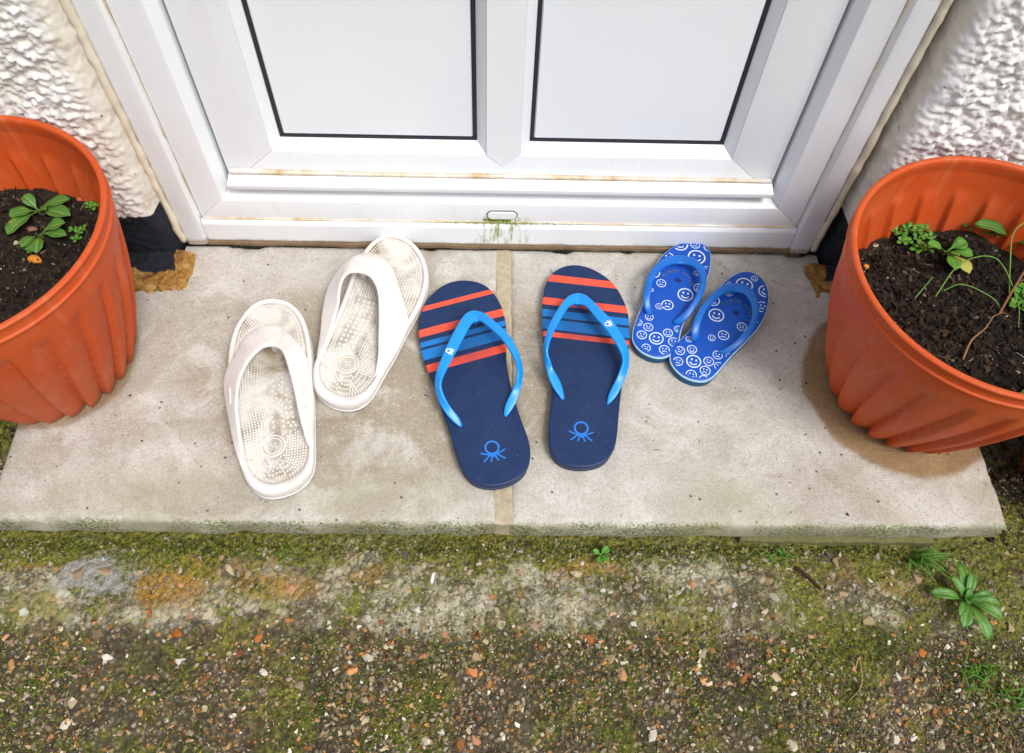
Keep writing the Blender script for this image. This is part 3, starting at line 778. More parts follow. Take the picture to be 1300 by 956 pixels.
# ------------------------------------------------------------------ door frame and door
def member(name, prof, along, a, b, ma, mb, mat, parent, bev=.0008, sign=1, off=0.0):
    """extruded section. prof: list of (o, y): o = offset across the member, y = depth in the wall.
    along 'x': runs a..b in x, o is z.  along 'z': runs a..b in z, o is x (times sign, plus off).
    ma, mb: mitre slope at the ends (shift along the run per unit of o)"""
    bm = bmesh.new()
    A, B = [], []
    o0 = prof[0][0]
    for (o, y) in prof:
        sa, sb = a + (o - o0) * ma, b + (o - o0) * mb
        if along == 'x':
            A.append(bm.verts.new((sa, y, o))); B.append(bm.verts.new((sb, y, o)))
        else:
            A.append(bm.verts.new((off + sign * o, y, sa))); B.append(bm.verts.new((off + sign * o, y, sb)))
    n = len(prof)
    for i in range(n):
        j = (i + 1) % n
        bm.faces.new((A[i], A[j], B[j], B[i]))
    bm.faces.new(A[::-1]); bm.faces.new(B)
    bmesh.ops.recalc_face_normals(bm, faces=bm.faces)
    if bev:
        es = [e for e in bm.edges if e.calc_face_angle(0) > .25]
        bmesh.ops.bevel(bm, geom=es, offset=bev, segments=2, affect='EDGES', profile=.6, clamp_overlap=True)
    return bm_obj(name, bm, mat, parent, True, 40)

DX = -.0045                         # centre line of the door
fr_root = tag(empty('door_frame', (DX, .43, 0)), 'white plastic door frame with stained sill and mossy drainage slot', 'door frame')
def under(o, root):
    o.location = -root.location
    return o
HW, IN_, GAP = .4130, .3745, .3655   # half widths: outer face, start of bevel, inner edge
# jambs (o measured from the centre line outwards is negative to keep the mitre simple)
for s in (-1, 1):
    pr = [(HW, .47), (HW, .4165), (HW - .0015, .4150), (IN_, .4150), (GAP, .4300), (GAP, .47)]
    under(member('jamb', pr, 'z', .0505, 2.06, -1, 1, PVC, fr_root, .0010, s, DX), fr_root)
    # cover trim beside the jamb, slightly proud
    pr = [(HW + .0008, .47), (HW + .0008, .412), (HW + .004, .4075), (HW + .012, .4062), (HW + .028, .4066), (HW + .0325, .4095), (HW + .0325, .47)]
    under(member('cover_trim', pr, 'z', .0015, 2.09, 0, 0, PVC, fr_root, .0008, s, DX), fr_root)
pr = [(.0505, .47), (.0505, .4150), (.0865, .4150), (.0935, .4300), (.0935, .47)]
def bottom_mitre(name, prof, hw):
    # x run shrinks as z rises, following the mitre of the jambs
    return member(name, prof, 'x', DX - hw, DX + hw, 1, -1, PVC, fr_root, .0010)
under(bottom_mitre('frame_rail', [(.0505, .47), (.0505, .4152), (.0865, .4152), (.0935, .4302), (.0935, .47)], HW - .0004), fr_root)
under(bottom_mitre('frame_head', [(2.06, .47), (2.06, .4152), (2.02, .4152), (2.013, .4302), (2.013, .47)], HW), fr_root) if False else None
under(member('frame_head', [(2.02, .47), (2.02, .415), (2.062, .415), (2.062, .47)], 'x', DX - HW + .04, DX + HW - .04, 0, 0, PVC, fr_root), fr_root)
under(member('sill', [(.0075, .47), (.0075, .4098), (.0115, .4086), (.0430, .4090), (.0495, .4120), (.0498, .47)], 'x', DX - HW, DX + HW, 0, 0, PVC, fr_root, .0012), fr_root)

def rough_bead(name, p0, p1, rad, mat, parent, seed, n=90, wob=.0014):
    a, b = np.array(p0, float), np.array(p1, float)
    t = np.linspace(0, 1, n)[:, None]
    P = a + (b - a) * t
    P += (np.stack([fbm(P + k * 3.1, 55, 3, seed + k) for k in range(3)], 1) - .5) * wob * 2
    r = rad * (.7 + .6 * fbm(P, 40, 2, seed + 7))
    V, F = tube(P, list(r), 6)
    return mesh_obj(name, V, F, mat, parent, True)
for s in (-1, 1):
    under(rough_bead('sealant_bead', (DX + s * .4478, .4065, .010), (DX + s * .4478, .4065, .62), .0050, CREAMSEAL, fr_root, 3 + s, 140, .002), fr_root)
    under(rough_bead('sealant_bead', (DX + s * (HW + .0007), .4143, .052), (DX + s * (HW + .0007), .4143, .62), .0017, SEALANT, fr_root, 9 + s, 120, .0006), fr_root)
under(rough_bead('sealant_bead', (DX - HW + .004, .4136, .0512), (DX + HW - .004, .4136, .0512), .0015, SEALANT, fr_root, 21, 200, .0007), fr_root)
gridbox('mortar_bed', DX - .415, DX + .415, .4070, .43, .0005, .0074, GAPM, fr_root, 200, 8, .0008, 80, 33, .001, tuple(-fr_root.location))

# drainage slot cover: a stadium ring and cap on the frame rail
def stadium(cx, cz, hw, hh, n=14):
    r = hh
    P = []
    for k in range(n):
        a = -math.pi / 2 + math.pi * k / (n - 1)
        P.append((cx + hw - r + r * math.cos(a), cz + r * math.sin(a)))
    for k in range(n):
        a = math.pi / 2 + math.pi * k / (n - 1)
        P.append((cx - hw + r + r * math.cos(a), cz + r * math.sin(a)))
    return P
def plate(name, loops, mat, parent):
    L = [np.array([(x, y, z) for x, z in P]) for P, y in loops]
    V, F = loops_mesh(L, True, True)
    bm = bmesh.new()
    vs = [bm.verts.new(v) for v in V]
    for f in F:
        bm.faces.new([vs[i] for i in f])
    return bm_obj(name, bm, mat, parent, True, 40)
ALGAE = mat_plain('green_algae', '#4a5a14', '#86962e', 300, .9, .6, .001)
cx, cz = -.0042, .0655
under(plate('slot_recess', [(stadium(cx, cz, .0215, .0088), .4160), (stadium(cx, cz, .0215, .0088), .4144)], mat_plain('slot_grime', '#3a3f20', '#6d6c45', 200, .9, .3), fr_root), fr_root)
under(plate('slot_cover', [(stadium(cx, cz, .0200, .0074), .4158), (stadium(cx, cz, .0200, .0074), .4136), (stadium(cx, cz, .0190, .0064), .4128)], PVC, fr_root), fr_root)

door = tag(empty('front_door', (DX, .45, .095)), 'white plastic panelled front door with black rubber gaskets', 'door')
LO, LI = .3615, .2965                # leaf: outer edge, stile face inner edge
MH = .0218                           # half width of the mullion face
FY, PY = .4350, .4480                # face plane and panel plane
ZB, ZR, ZT = .0985, .1585, 1.98      # leaf bottom, top of bottom rail, top
BD = .0118                           # bead width
for s in (-1, 1):
    under(member('stile', [(LO, .49), (LO, FY), (LI, FY), (LI, .49)], 'z', ZB, 2.008, (ZR - ZB) / (LI - LO), 0, PVC, door, .0012, s, DX), door)
bm = bmesh.new()
lo2 = [[bm.verts.new((DX + x_, y_, z_)) for x_, z_ in ((-MH, 1.95), (-MH, ZR), (0, ZR - .021), (MH, ZR), (MH, 1.95))] for y_ in (FY - .0009, .49)]
bm.faces.new(lo2[0]); bm.faces.new(lo2[1][::-1])
for k in range(5):
    j = (k + 1) % 5
    bm.faces.new((lo2[0][k], lo2[0][j], lo2[1][j], lo2[1][k]))
bmesh.ops.recalc_face_normals(bm, faces=bm.faces)
bmesh.ops.bevel(bm, geom=[e for e in bm.edges if e.calc_face_angle(0) > .25], offset=.0008, segments=2, affect='EDGES')
under(bm_obj('mullion', bm, PVC, door, True, 40), door)
under(member('bottom_rail', [(ZB, .49), (ZB, FY - .0003), (ZR, FY - .0003), (ZR, .49)], 'x', DX - LO + .0006, DX + LO - .0006, (LO - LI) / (ZR - ZB), -(LO - LI) / (ZR - ZB), PVC, door, .0010), door)
under(member('top_rail', [(1.95, .49), (1.95, FY - .0003), (2.008, FY - .0003), (2.008, .49)], 'x', DX - LI, DX + LI, 0, 0, PVC, door, .0010), door)
for s in (-1, 1):
    xa, xb = (LI, MH)                # opening from the mullion to the stile
    lo_, hi_ = (DX - xa, DX - xb) if s < 0 else (DX + xb, DX + xa)
    bead = lambda o: [(o, .462), (o, FY + .0006), (o + BD, PY), (o + BD, .462)]
    # bottom bead, then two upright beads and the head bead, mitred
    under(member('bead', bead(ZR + .0002), 'x', lo_ + .0003, hi_ - .0003, 1, -1, PVC, door, .0006), door)
    under(member('bead', [(-o, y) for o, y in bead(-1.9498)], 'x', lo_ + .0003, hi_ - .0003, -1, 1, PVC, door, .0006), door) if False else None
    for e, sg in ((lo_, 1), (hi_, -1)):
        prf = [(0.0002, .462), (0.0002, FY + .0006), (BD, PY), (BD, .462)]
        under(member('bead', prf, 'z', ZR + .0005, 1.9495, 1, -1, PVC, door, .0006, sg, e), door)
    g = BD + .0002
    gw = .0050
    # gasket: four thin strips
    def strip(x0, x1, z0, z1):
        bm = bmesh.new()
        bmesh.ops.create_cube(bm, size=1, matrix=Matrix.Translation(((x0 + x1) / 2, PY + .0055, (z0 + z1) / 2)) @ Matrix.Diagonal((x1 - x0, .0102, z1 - z0, 1)))
        bmesh.ops.bevel(bm, geom=list(bm.edges), offset=.0006, segments=2, affect='EDGES')
        under(bm_obj('gasket', bm, GASKET, door, True, 40), door)
    strip(lo_ + g, hi_ - g, ZR + g, ZR + g + gw)
    strip(lo_ + g, lo_ + g + gw, ZR + g + gw + .0001, 1.93)
    strip(hi_ - g - gw, hi_ - g, ZR + g + gw + .0001, 1.93)
    bm = bmesh.new()
    x0, x1, z0, z1 = lo_ + g + gw + .0002, hi_ - g - gw - .0002, ZR + g + gw + .0002, 1.945
    bmesh.ops.create_cube(bm, size=1, matrix=Matrix.Translation(((x0 + x1) / 2, PY + .012, (z0 + z1) / 2)) @ Matrix.Diagonal((x1 - x0, .022, z1 - z0, 1)))
    bmesh.ops.bevel(bm, geom=list(bm.edges), offset=.0012, segments=2, affect='EDGES')
    under(bm_obj('panel', bm, PANEL, door, True, 40), door)
# weather bar along the foot of the door
under(member('weather_bar', [(.1085, FY - .0006), (.1085, .4142), (.1165, .4138), (.1200, FY - .0006)], 'x', DX - .3605, DX + .3605, 0, 0, PVC, door, .0010), door)
bm = bmesh.new()
nb = 120
xs = np.linspace(DX - .3585, DX + .3585, nb)
q = np.stack([xs, 0 * xs, 0 * xs], 1)
hgt = .0035 + .0035 * fbm(q, 12, 3, 5) + .004 * np.exp(-((xs - (DX - .335)) / .03) ** 2)
V = [(x, FY - .0010 - .004, .1196) for x in xs] + [(x, FY - .0010, .1198 + h) for x, h in zip(xs, hgt)] + [(x, FY - .0004, .1192) for x in xs]
F = []
for i in range(nb - 1):
    for k in range(3):
        a, b = k * nb, ((k + 1) % 3) * nb
        F.append((a + i, a + i + 1, b + i + 1, b + i))
under(mesh_obj('sealant_bead', V, F, SEALANT, door, True), door)
# house interior is closed off behind the leaf

# ------------------------------------------------------------------ footwear
def sole_outline(key, n=140):
    P = catmull(SHOES[key]['o'], 400, True)
    P = resample(P, n)
    for _ in range(3):
        P = .5 * P + .25 * (np.roll(P, 1, 0) + np.roll(P, -1, 0))
    if np.sum(P[:, 0] * np.roll(P[:, 1], -1) - np.roll(P[:, 0], -1) * P[:, 1]) < 0:
        P = P[::-1]
    return P

def strap_rows(key, n=44):
    L, Rr = [np.array(a) for a in SHOES[key]['s']]
    A, B = catmull(L, n), catmull(Rr, n)
    return np.vstack([A[::-1], B[1:]])

def strap_mesh(rows, th, power=.55, seg=14, wide=1.0):
    O, I = rows[:, :3], rows[:, 3:]
    # soften kinks at the apex
    for _ in range(2):
        O[1:-1] = .5 * O[1:-1] + .25 * (O[:-2] + O[2:])
        I[1:-1] = .5 * I[1:-1] + .25 * (I[:-2] + I[2:])
    n = len(rows)
    Mm = (O + I) / 2
    T = np.gradient(Mm, axis=0)
    W = (I - O) * wide
    N = np.cross(T, W)
    N /= np.linalg.norm(N, axis=1)[:, None] + 1e-9
    N[N[:, 2] < 0] *= -1
    for _ in range(6):
        N[1:-1] = .5 * N[1:-1] + .25 * (N[:-2] + N[2:])
    N /= np.linalg.norm(N, axis=1)[:, None]
    V = []
    for i in range(n):
        e = min(i, n - 1 - i) / (n * .06)
        cap = math.sqrt(max(0, 1 - (1 - min(1, e)) ** 2)) if e < 1 else 1
        cap = max(cap, .25)
        for k in range(seg):
            a = 2 * math.pi * k / seg
            c, s = math.cos(a), math.sin(a)
            u = math.copysign(abs(c) ** power, c) * .56
            w = math.copysign(abs(s) ** power, s) * .5
            V.append(Mm[i] + W[i] * u * (.6 + .4 * cap) + N[i] * (w * th * (.6 + .4 * cap) - th * .35))
    F = []
    for i in range(n - 1):
        for k in range(seg):
            j = (k + 1) % seg
            F.append((i * seg + k, i * seg + j, (i + 1) * seg + j, (i + 1) * seg + k))
    F.append(tuple(range(seg)))
    F.append(tuple(range((n - 1) * seg, n * seg))[::-1])
    bm = bmesh.new()
    vs = [bm.verts.new(v) for v in V]
    for f in F:
        bm.faces.new([vs[i] for i in f])
    return bm, Mm, N, W

def navy_footbed(key, ys, slope):
    M = Mat('printed_footbed_' + key, rough=.5, spec=.35)
    x, y, z = M.sep()
    v = M.math('ADD', M.math('SUBTRACT', y, M.math('MULTIPLY', x, slope)), .2)
    s = [(0.0, 'n')]
    names = ['o', 'n', 'o', 'n', 'b', 'n', 'b', 'n', 'o', 'n']
    stops = []
    col = {'n': lin('#0a2650'), 'o': lin('#e85233'), 'b': lin('#0f74c0')}
    bounds = sorted(ys)            # from heel to toe: o, n, b, n, b, n, o, n, o, n
    seq = ['o', 'n', 'b', 'n', 'b', 'n', 'o', 'n', 'o', 'n']
    stops.append((0.0, col['n']))
    for b_, c_ in zip(bounds, seq):
        stops.append(((b_ + .2), col[c_]))
    c = M.ramp(v, stops, 'CONSTANT')
    n = M.noise(40, 4, .65)
    c = M.mix(M.ramp(n, [(.35, 0.0), (.8, .14)]), c, lin('#3f5a80'))
    dst = M.ramp(M.noise(260, 3, .8), [(.60, 0.0), (.74, .12)])
    c = M.mix(dst, c, lin('#8b93a0'))
    # darker ragged oval across the forefoot
    wx = M.math('MULTIPLY', x, 26.0); wy = M.math('MULTIPLY', M.math('SUBTRACT', y, .055), 16.0)
    wr = M.math('ADD', M.math('ADD', M.math('MULTIPLY', wx, wx), M.math('MULTIPLY', wy, wy)), M.math('MULTIPLY', M.math('SUBTRACT', M.noise(30, 4, .7), .5), 1.5))
    c = M.mix(M.ramp(wr, [(.3, .42), (1.3, 0.0)]), c, lin('#10203c'))
    # scuffs and white dust
    sc = M.math('MULTIPLY', M.ramp(M.voro(70, 'Distance'), [(.04, 1.0), (.09, 0.0)]), M.ramp(M.noise(25, 2), [(.58, 0.0), (.64, .4)]))
    c = M.mix(sc, c, lin('#8fa0bc'))
    M.color(c)
    M.bump(M.noise(420, 3, .7), .18, .0008)
    return M
NAVY_SIDE = mat_plain('navy_foam', '#0a1d45', '#13295a', 200, .65, .2, .0006)
GREY_FOAM = mat_plain('grey_foam_layer', '#3d5a74', '#6d8496', 200, .7, .2, .0006)
CYAN = mat_plain('cyan_rubber', '#0a86dc', '#1494e8', 30, .34, .04, .0005, .5)
LOGO_BLUE = mat_plain('logo_blue_print', '#1c6cc8', '#2a7ddb', 90, .5, 0)
WHITE_PRINT = mat_plain('white_print', '#e6e8ea', '#f2f3f4', 90, .45, 0)

def stroke(p, q, w, z0, z1, n=4):
    """rounded flat stroke as geometry"""
    p, q = np.array(p, float), np.array(q, float)
    d = (q - p) / np.linalg.norm(q - p)
    nrm = np.array([-d[1], d[0]])
    P = []
    for k in range(n + 1):
        a = -math.pi / 2 + math.pi * k / n
        P.append(q + (d * math.cos(a) + nrm * math.sin(a)) * w / 2)
    for k in range(n + 1):
        a = math.pi / 2 + math.pi * k / n
        P.append(p + (d * math.cos(a) + nrm * math.sin(a)) * w / 2)
    P = np.array(P)
    return loops_mesh([np.c_[P, np.full(len(P), z0)], np.c_[P, np.full(len(P), z1)]])

def ring(c, r, w, z0, z1, n=28, a0=0, a1=2 * math.pi):
    full = abs(a1 - a0) > 6.28
    A = np.linspace(a0, a1, n, endpoint=not full)
    V, F = [], []
    for rr, z in ((r - w / 2, z0), (r + w / 2, z0), (r + w / 2, z1), (r - w / 2, z1)):
        V += [(c[0] + rr * math.cos(a), c[1] + rr * math.sin(a), z) for a in A]
    m = n if full else n - 1
    for k in range(4):
        for i in range(m):
            j = (i + 1) % n
            F.append((k * n + i, k * n + j, ((k + 1) % 4) * n + j, ((k + 1) % 4) * n + i))
    if not full:
        F += [(0, n, 2 * n, 3 * n), (3 * n + n - 1, 2 * n + n - 1, n + n - 1, n - 1)]
    return V, F

def knot_logo(s, z0, z1, w=.2):
    """a ring above a knot of crossing strokes; s = ring radius"""
    g = [ring((0, .62 * s), s * .92, s * w * 1.25, z0, z1, 26)]
    zz = [0]
    def st(p, q):
        zz[0] += .00002
        g.append(stroke((p[0] * s, p[1] * s), (q[0] * s, q[1] * s), s * w, z0, z1 + zz[0]))
    st((-1.65, .02), (.25, -.75)); st((1.65, .02), (-.25, -.75))
    st((-.25, -.25), (-1.45, -1.25)); st((.25, -.25), (1.45, -1.25))
    st((-.12, -.45), (-.5, -1.35)); st((.12, -.45), (.5, -1.35))
    return join_geo(g)

def flip_flop_adult(key, ys, slope, heel, badge_t, label, badge_rot):
    d = SHOES[key]
    root = tag(empty('flip_flop', (d['c'][0], d['c'][1], 0), d['a']), label, 'flip-flop', 'pair of navy striped flip-flops')
    P = sole_outline(key)
    mk = lambda ins, z: np.c_[inset(P, ins), np.full(len(P), z)]
    V, F = loops_mesh([mk(.0045, 0.0004), mk(.0015, .0018), mk(.0012, .0058), mk(.0018, .0061)])
    mesh_obj('outsole', V, F, NAVY_SIDE, root, True, 40)
    V, F = loops_mesh([mk(.0020, .0062), mk(.0012, .0064), mk(.0012, .0078), mk(.0020, .0080)])
    mesh_obj('midsole', V, F, GREY_FOAM, root, True, 40)
    V, F = loops_mesh([mk(.0018, .0081), mk(.0008, .0084), mk(.0002, .0155), mk(.0006, .0172), mk(.0020, .0180)])
    bed = mesh_obj('footbed', V, F, navy_footbed(key, ys, slope), root, True, 35)
    rows = strap_rows(key)
    bm, Mm, N, W = strap_mesh(rows, .0040, .42)
    strap = bm_obj('strap', bm, CYAN, root, True)
    ap = Mm[len(Mm) // 2]
    V, F = tube([(ap[0], ap[1] - .0005, .0150), (ap[0], ap[1] - .0003, .022), (ap[0], ap[1], ap[2] - .003)], [.0042, .0034, .0045], 10)
    mesh_obj('toe_post', V, F, CYAN, strap, True)
    V, F = knot_logo(.0088, .0179, .0183)
    o = mesh_obj('logo_print', V, F, LOGO_BLUE, bed, False)
    o.location = (heel[0], heel[1] + .002, 0)
    # small raised white emblem on the strap
    i = int(badge_t * (len(Mm) - 1))
    V, F = knot_logo(.0031, 0, .0006, .3)
    o = mesh_obj('strap_emblem', V, F, WHITE_PRINT, strap, False)
    nrm, w = Vector(N[i]), Vector(W[i])
    ydir = Vector((math.cos(badge_rot), math.sin(badge_rot), 0))
    ydir = (ydir - nrm * ydir.dot(nrm)).normalized()
    xdir = ydir.cross(nrm).normalized()
    Mx = Matrix((xdir, ydir, nrm)).transposed().to_4x4()
    Mx.translation = Vector(Mm[i]) + nrm * .0008
    o.matrix_local = Mx
    return root

YL = [.1213, .1136, .0858, .0752, .0692, .0583, .0542, .0398, .0338, .0224]
YR = [.1255, .1148, .0861, .0755, .0691, .0571, .0528, .0382, .0330, .0227]
flip_flop_adult('navL', YL, .118, (.002, -.1089), .345, 'navy orange-striped flip-flop with cyan strap lying across the sandy slab joint', R(150))
flip_flop_adult('navR', YR, -.075, (-.0017, -.1086), .675, "navy orange-striped flip-flop with cyan strap beside the child's smiley flip-flops", R(200))

# ---- child's flip-flops
BLUE_BED = Mat('royal_blue_print', rough=.5, spec=.35)
_n = BLUE_BED.noise(45, 4, .65)
BLUE_BED.color(BLUE_BED.mix(_n, lin('#0a48a8'), lin('#0e55bc')))
BLUE_BED.bump(BLUE_BED.noise(400, 2, .7), .12, .0006)
TEAL = mat_plain('teal_rubber_sole', '#0a4468', '#125a80', 120, .6, .2, .0006)
PALE_EDGE = mat_plain('pale_blue_edge', '#9cc4e2', '#b9d6ea', 120, .6, 0)
KID_STRAP = mat_plain('bright_blue_rubber', '#0860b8', '#0e6ecc', 30, .36, .05, .0005, .5)
SMILEY = mat_plain('smiley_white_print', '#cfe0f2', '#e6eff8', 150, .5, 0)
OLIVE = mat_plain('olive_letter_print', '#5d6a5c', '#7c8670', 150, .6, 0)
DARKBLOT = mat_plain('dark_navy_print', '#0a1c58', '#0d2468', 150, .5, 0)

def smiley(cx, cy, r, kind, rot, z):
    g = []
    z0 = z - .0004
    w = max(r * .16, .00065)
    g.append(ring((0, 0), r, w, z0, z, 24))
    for s in (-1, 1):
        e = np.array([(s * r * .33 + r * .13 * math.cos(a), r * .26 + r * .17 * math.sin(a)) for a in np.linspace(0, 6.283, 8, endpoint=False)])
        g.append(loops_mesh([np.c_[e, np.full(8, z0)], np.c_[e, np.full(8, z)]]))
    if kind == 1:
        g.append(ring((0, r * .02), r * .56, w * .9, z0, z + .00002, 12, R(205), R(335)))
    elif kind == 2:
        g.append(ring((0, -r * .85), r * .55, w * .9, z0, z + .00002, 12, R(40), R(140)))
    else:
        g.append(stroke((-r * .4, -r * .3), (r * .4, -r * .25), w * .9, z0, z + .00002))
    V, F = join_geo(g)
    V = np.array(V)
    c, s = math.cos(rot), math.sin(rot)
    V[:, :2] = V[:, :2] @ np.array([[c, s], [-s, c]]) + [cx, cy]
    return V, F

def glyph_mesh(ch, size):
    cu = bpy.data.curves.new('glyph', 'FONT')
    cu.body = ch
    cu.size = size
    cu.extrude = .0002
    cu.align_x = 'CENTER'
    cu.align_y = 'CENTER'
    ob = bpy.data.objects.new('glyph', cu)
    dg = bpy.context.evaluated_depsgraph_get()
    me = bpy.data.meshes.new_from_object(ob.evaluated_get(dg)) if False else ob.to_mesh()
    V = np.array([v.co[:] for v in me.vertices])
    F = [tuple(p.vertices) for p in me.polygons]
    ob.to_mesh_clear()
    bpy.data.objects.remove(ob)
    bpy.data.curves.remove(cu)
    return V, F

def flip_flop_child(key, label, rot):
    d = SHOES[key]
    root = tag(empty('child_flip_flop', (d['c'][0], d['c'][1] - (.006 if key == 'kidL' else 0), 0), d['a']), label, 'flip-flop', "pair of child's smiley flip-flops")
    P = sole_outline(key, 120)
    mk = lambda ins, z: np.c_[inset(P, ins), np.full(len(P), z)]
    V, F = loops_mesh([mk(.0035, 0.0004), mk(.0008, .0020), mk(0, .0090), mk(.0004, .0132)])
    mesh_obj('outsole', V, F, TEAL, root, True, 40)
    V, F = loops_mesh([mk(.0006, .0133), mk(-.0001, .0137), mk(.0002, .0156), mk(.0012, .0158)])
    mesh_obj('midsole', V, F, PALE_EDGE, root, True, 40)
    V, F = loops_mesh([mk(.0016, .0159), mk(.0014, .0170), mk(.0022, .0176), mk(.0040, .0180)])
    bed = mesh_obj('footbed', V, F, BLUE_BED, root, True, 35)
    # printed smileys, cropped by the outline as on the real sheet
    poly = inset(P, .0036)
    for (x, y, r, t) in d['sm']:
        V, F = smiley(x, y, r, t, rot + random.uniform(-.12, .12), .0183)
        ok = inside(poly, V[:, :2])
        F = [f for f in F if all(ok[list(f)])]
        if not F:
            continue
        used = sorted({i for f in F for i in f})
        mp = {a: b for b, a in enumerate(used)}
        mesh_obj('smiley_print', V[used], [tuple(mp[i] for i in f) for f in F], SMILEY, bed, False)
    for ch, (x, y, a) in zip('RUBCO STYLE', d['tx']):
        if ch == ' ':
            continue
        V, F = glyph_mesh(ch, .0068)
        if not len(V):
            continue
        c, s = math.cos(a), math.sin(a)
        V[:, :2] = V[:, :2] @ np.array([[c, s], [-s, c]]) + [x, y]
        V[:, 2] += .0182
        mesh_obj('letter_print', V, F, OLIVE, bed, False)
    bx, by = d['bl']
    g = []
    for k in range(5):
        a = k * 1.2566 + .3
        e = np.array([(bx + .0027 * math.cos(a) + .0022 * math.cos(b), by + .0022 * math.sin(a) + .0018 * math.sin(b)) for b in np.linspace(0, 6.283, 9, endpoint=False)])
        g.append(loops_mesh([np.c_[e, np.full(9, .0178)], np.c_[e, np.full(9, .01815 + k * .00002)]]))
    V, F = join_geo(g)
    mesh_obj('flower_print', V, F, DARKBLOT, bed, False)
    rows = strap_rows(key, 36)
    bm, Mm, N, W = strap_mesh(rows, .0046, .55, 14, 1.18)
    strap = bm_obj('strap', bm, KID_STRAP, root, True)
    ap = Mm[len(Mm) // 2]
    V, F = tube([(ap[0], ap[1], .0150), (ap[0], ap[1], .020), (ap[0], ap[1], ap[2] - .003)], [.0036, .0029, .0036], 10)
    mesh_obj('toe_post', V, F, KID_STRAP, strap, True)
    return root
flip_flop_child('kidL', "small blue smiley-print child's flip-flop with its toe at the door sill", R(12))
flip_flop_child('kidR', "small blue smiley-print child's flip-flop farther from the door sill than its mate", R(20))

# ---- white massage sandals
def mat_white_rubber(name, dirt):
    M = Mat(name, rough=.55, spec=.4)
    x, y, z = M.sep()
    n = M.noise(35, 5, .65)
    c = M.mix(n, lin('#d6d3cf'), lin('#e5e3e0'))
    c = M.mix(M.ramp(M.noise(22, 5, .7, dist=.4), [(.52, 0.0), (.78, dirt)]), c, lin('#9c8e78'))
    # grime that collects along the bottom welt
    lowd = M.math('MULTIPLY', M.band(M.math('ADD', z, M.math('MULTIPLY', M.math('SUBTRACT', n, .5), .010)), -1, .0045, .003), .75)
    c = M.mix(lowd, c, lin('#8d7a5c'))
    M.color(c)
    M.bump(M.noise(300, 3, .7), .15, .0006)
    return M
WRUB = mat_white_rubber('white_rubber', .45)
WNUB = mat_white_rubber('white_nub_rubber', .3)
WBED = Mat('grimy_white_footbed', rough=.7, spec=.3)
_n = WBED.noise(24, 5, .65, dist=.5)
WBED.color(WBED.mix(WBED.ramp(_n, [(.42, 0.0), (.70, 1.0)]), lin('#d0ccc4'), lin('#85765c')))

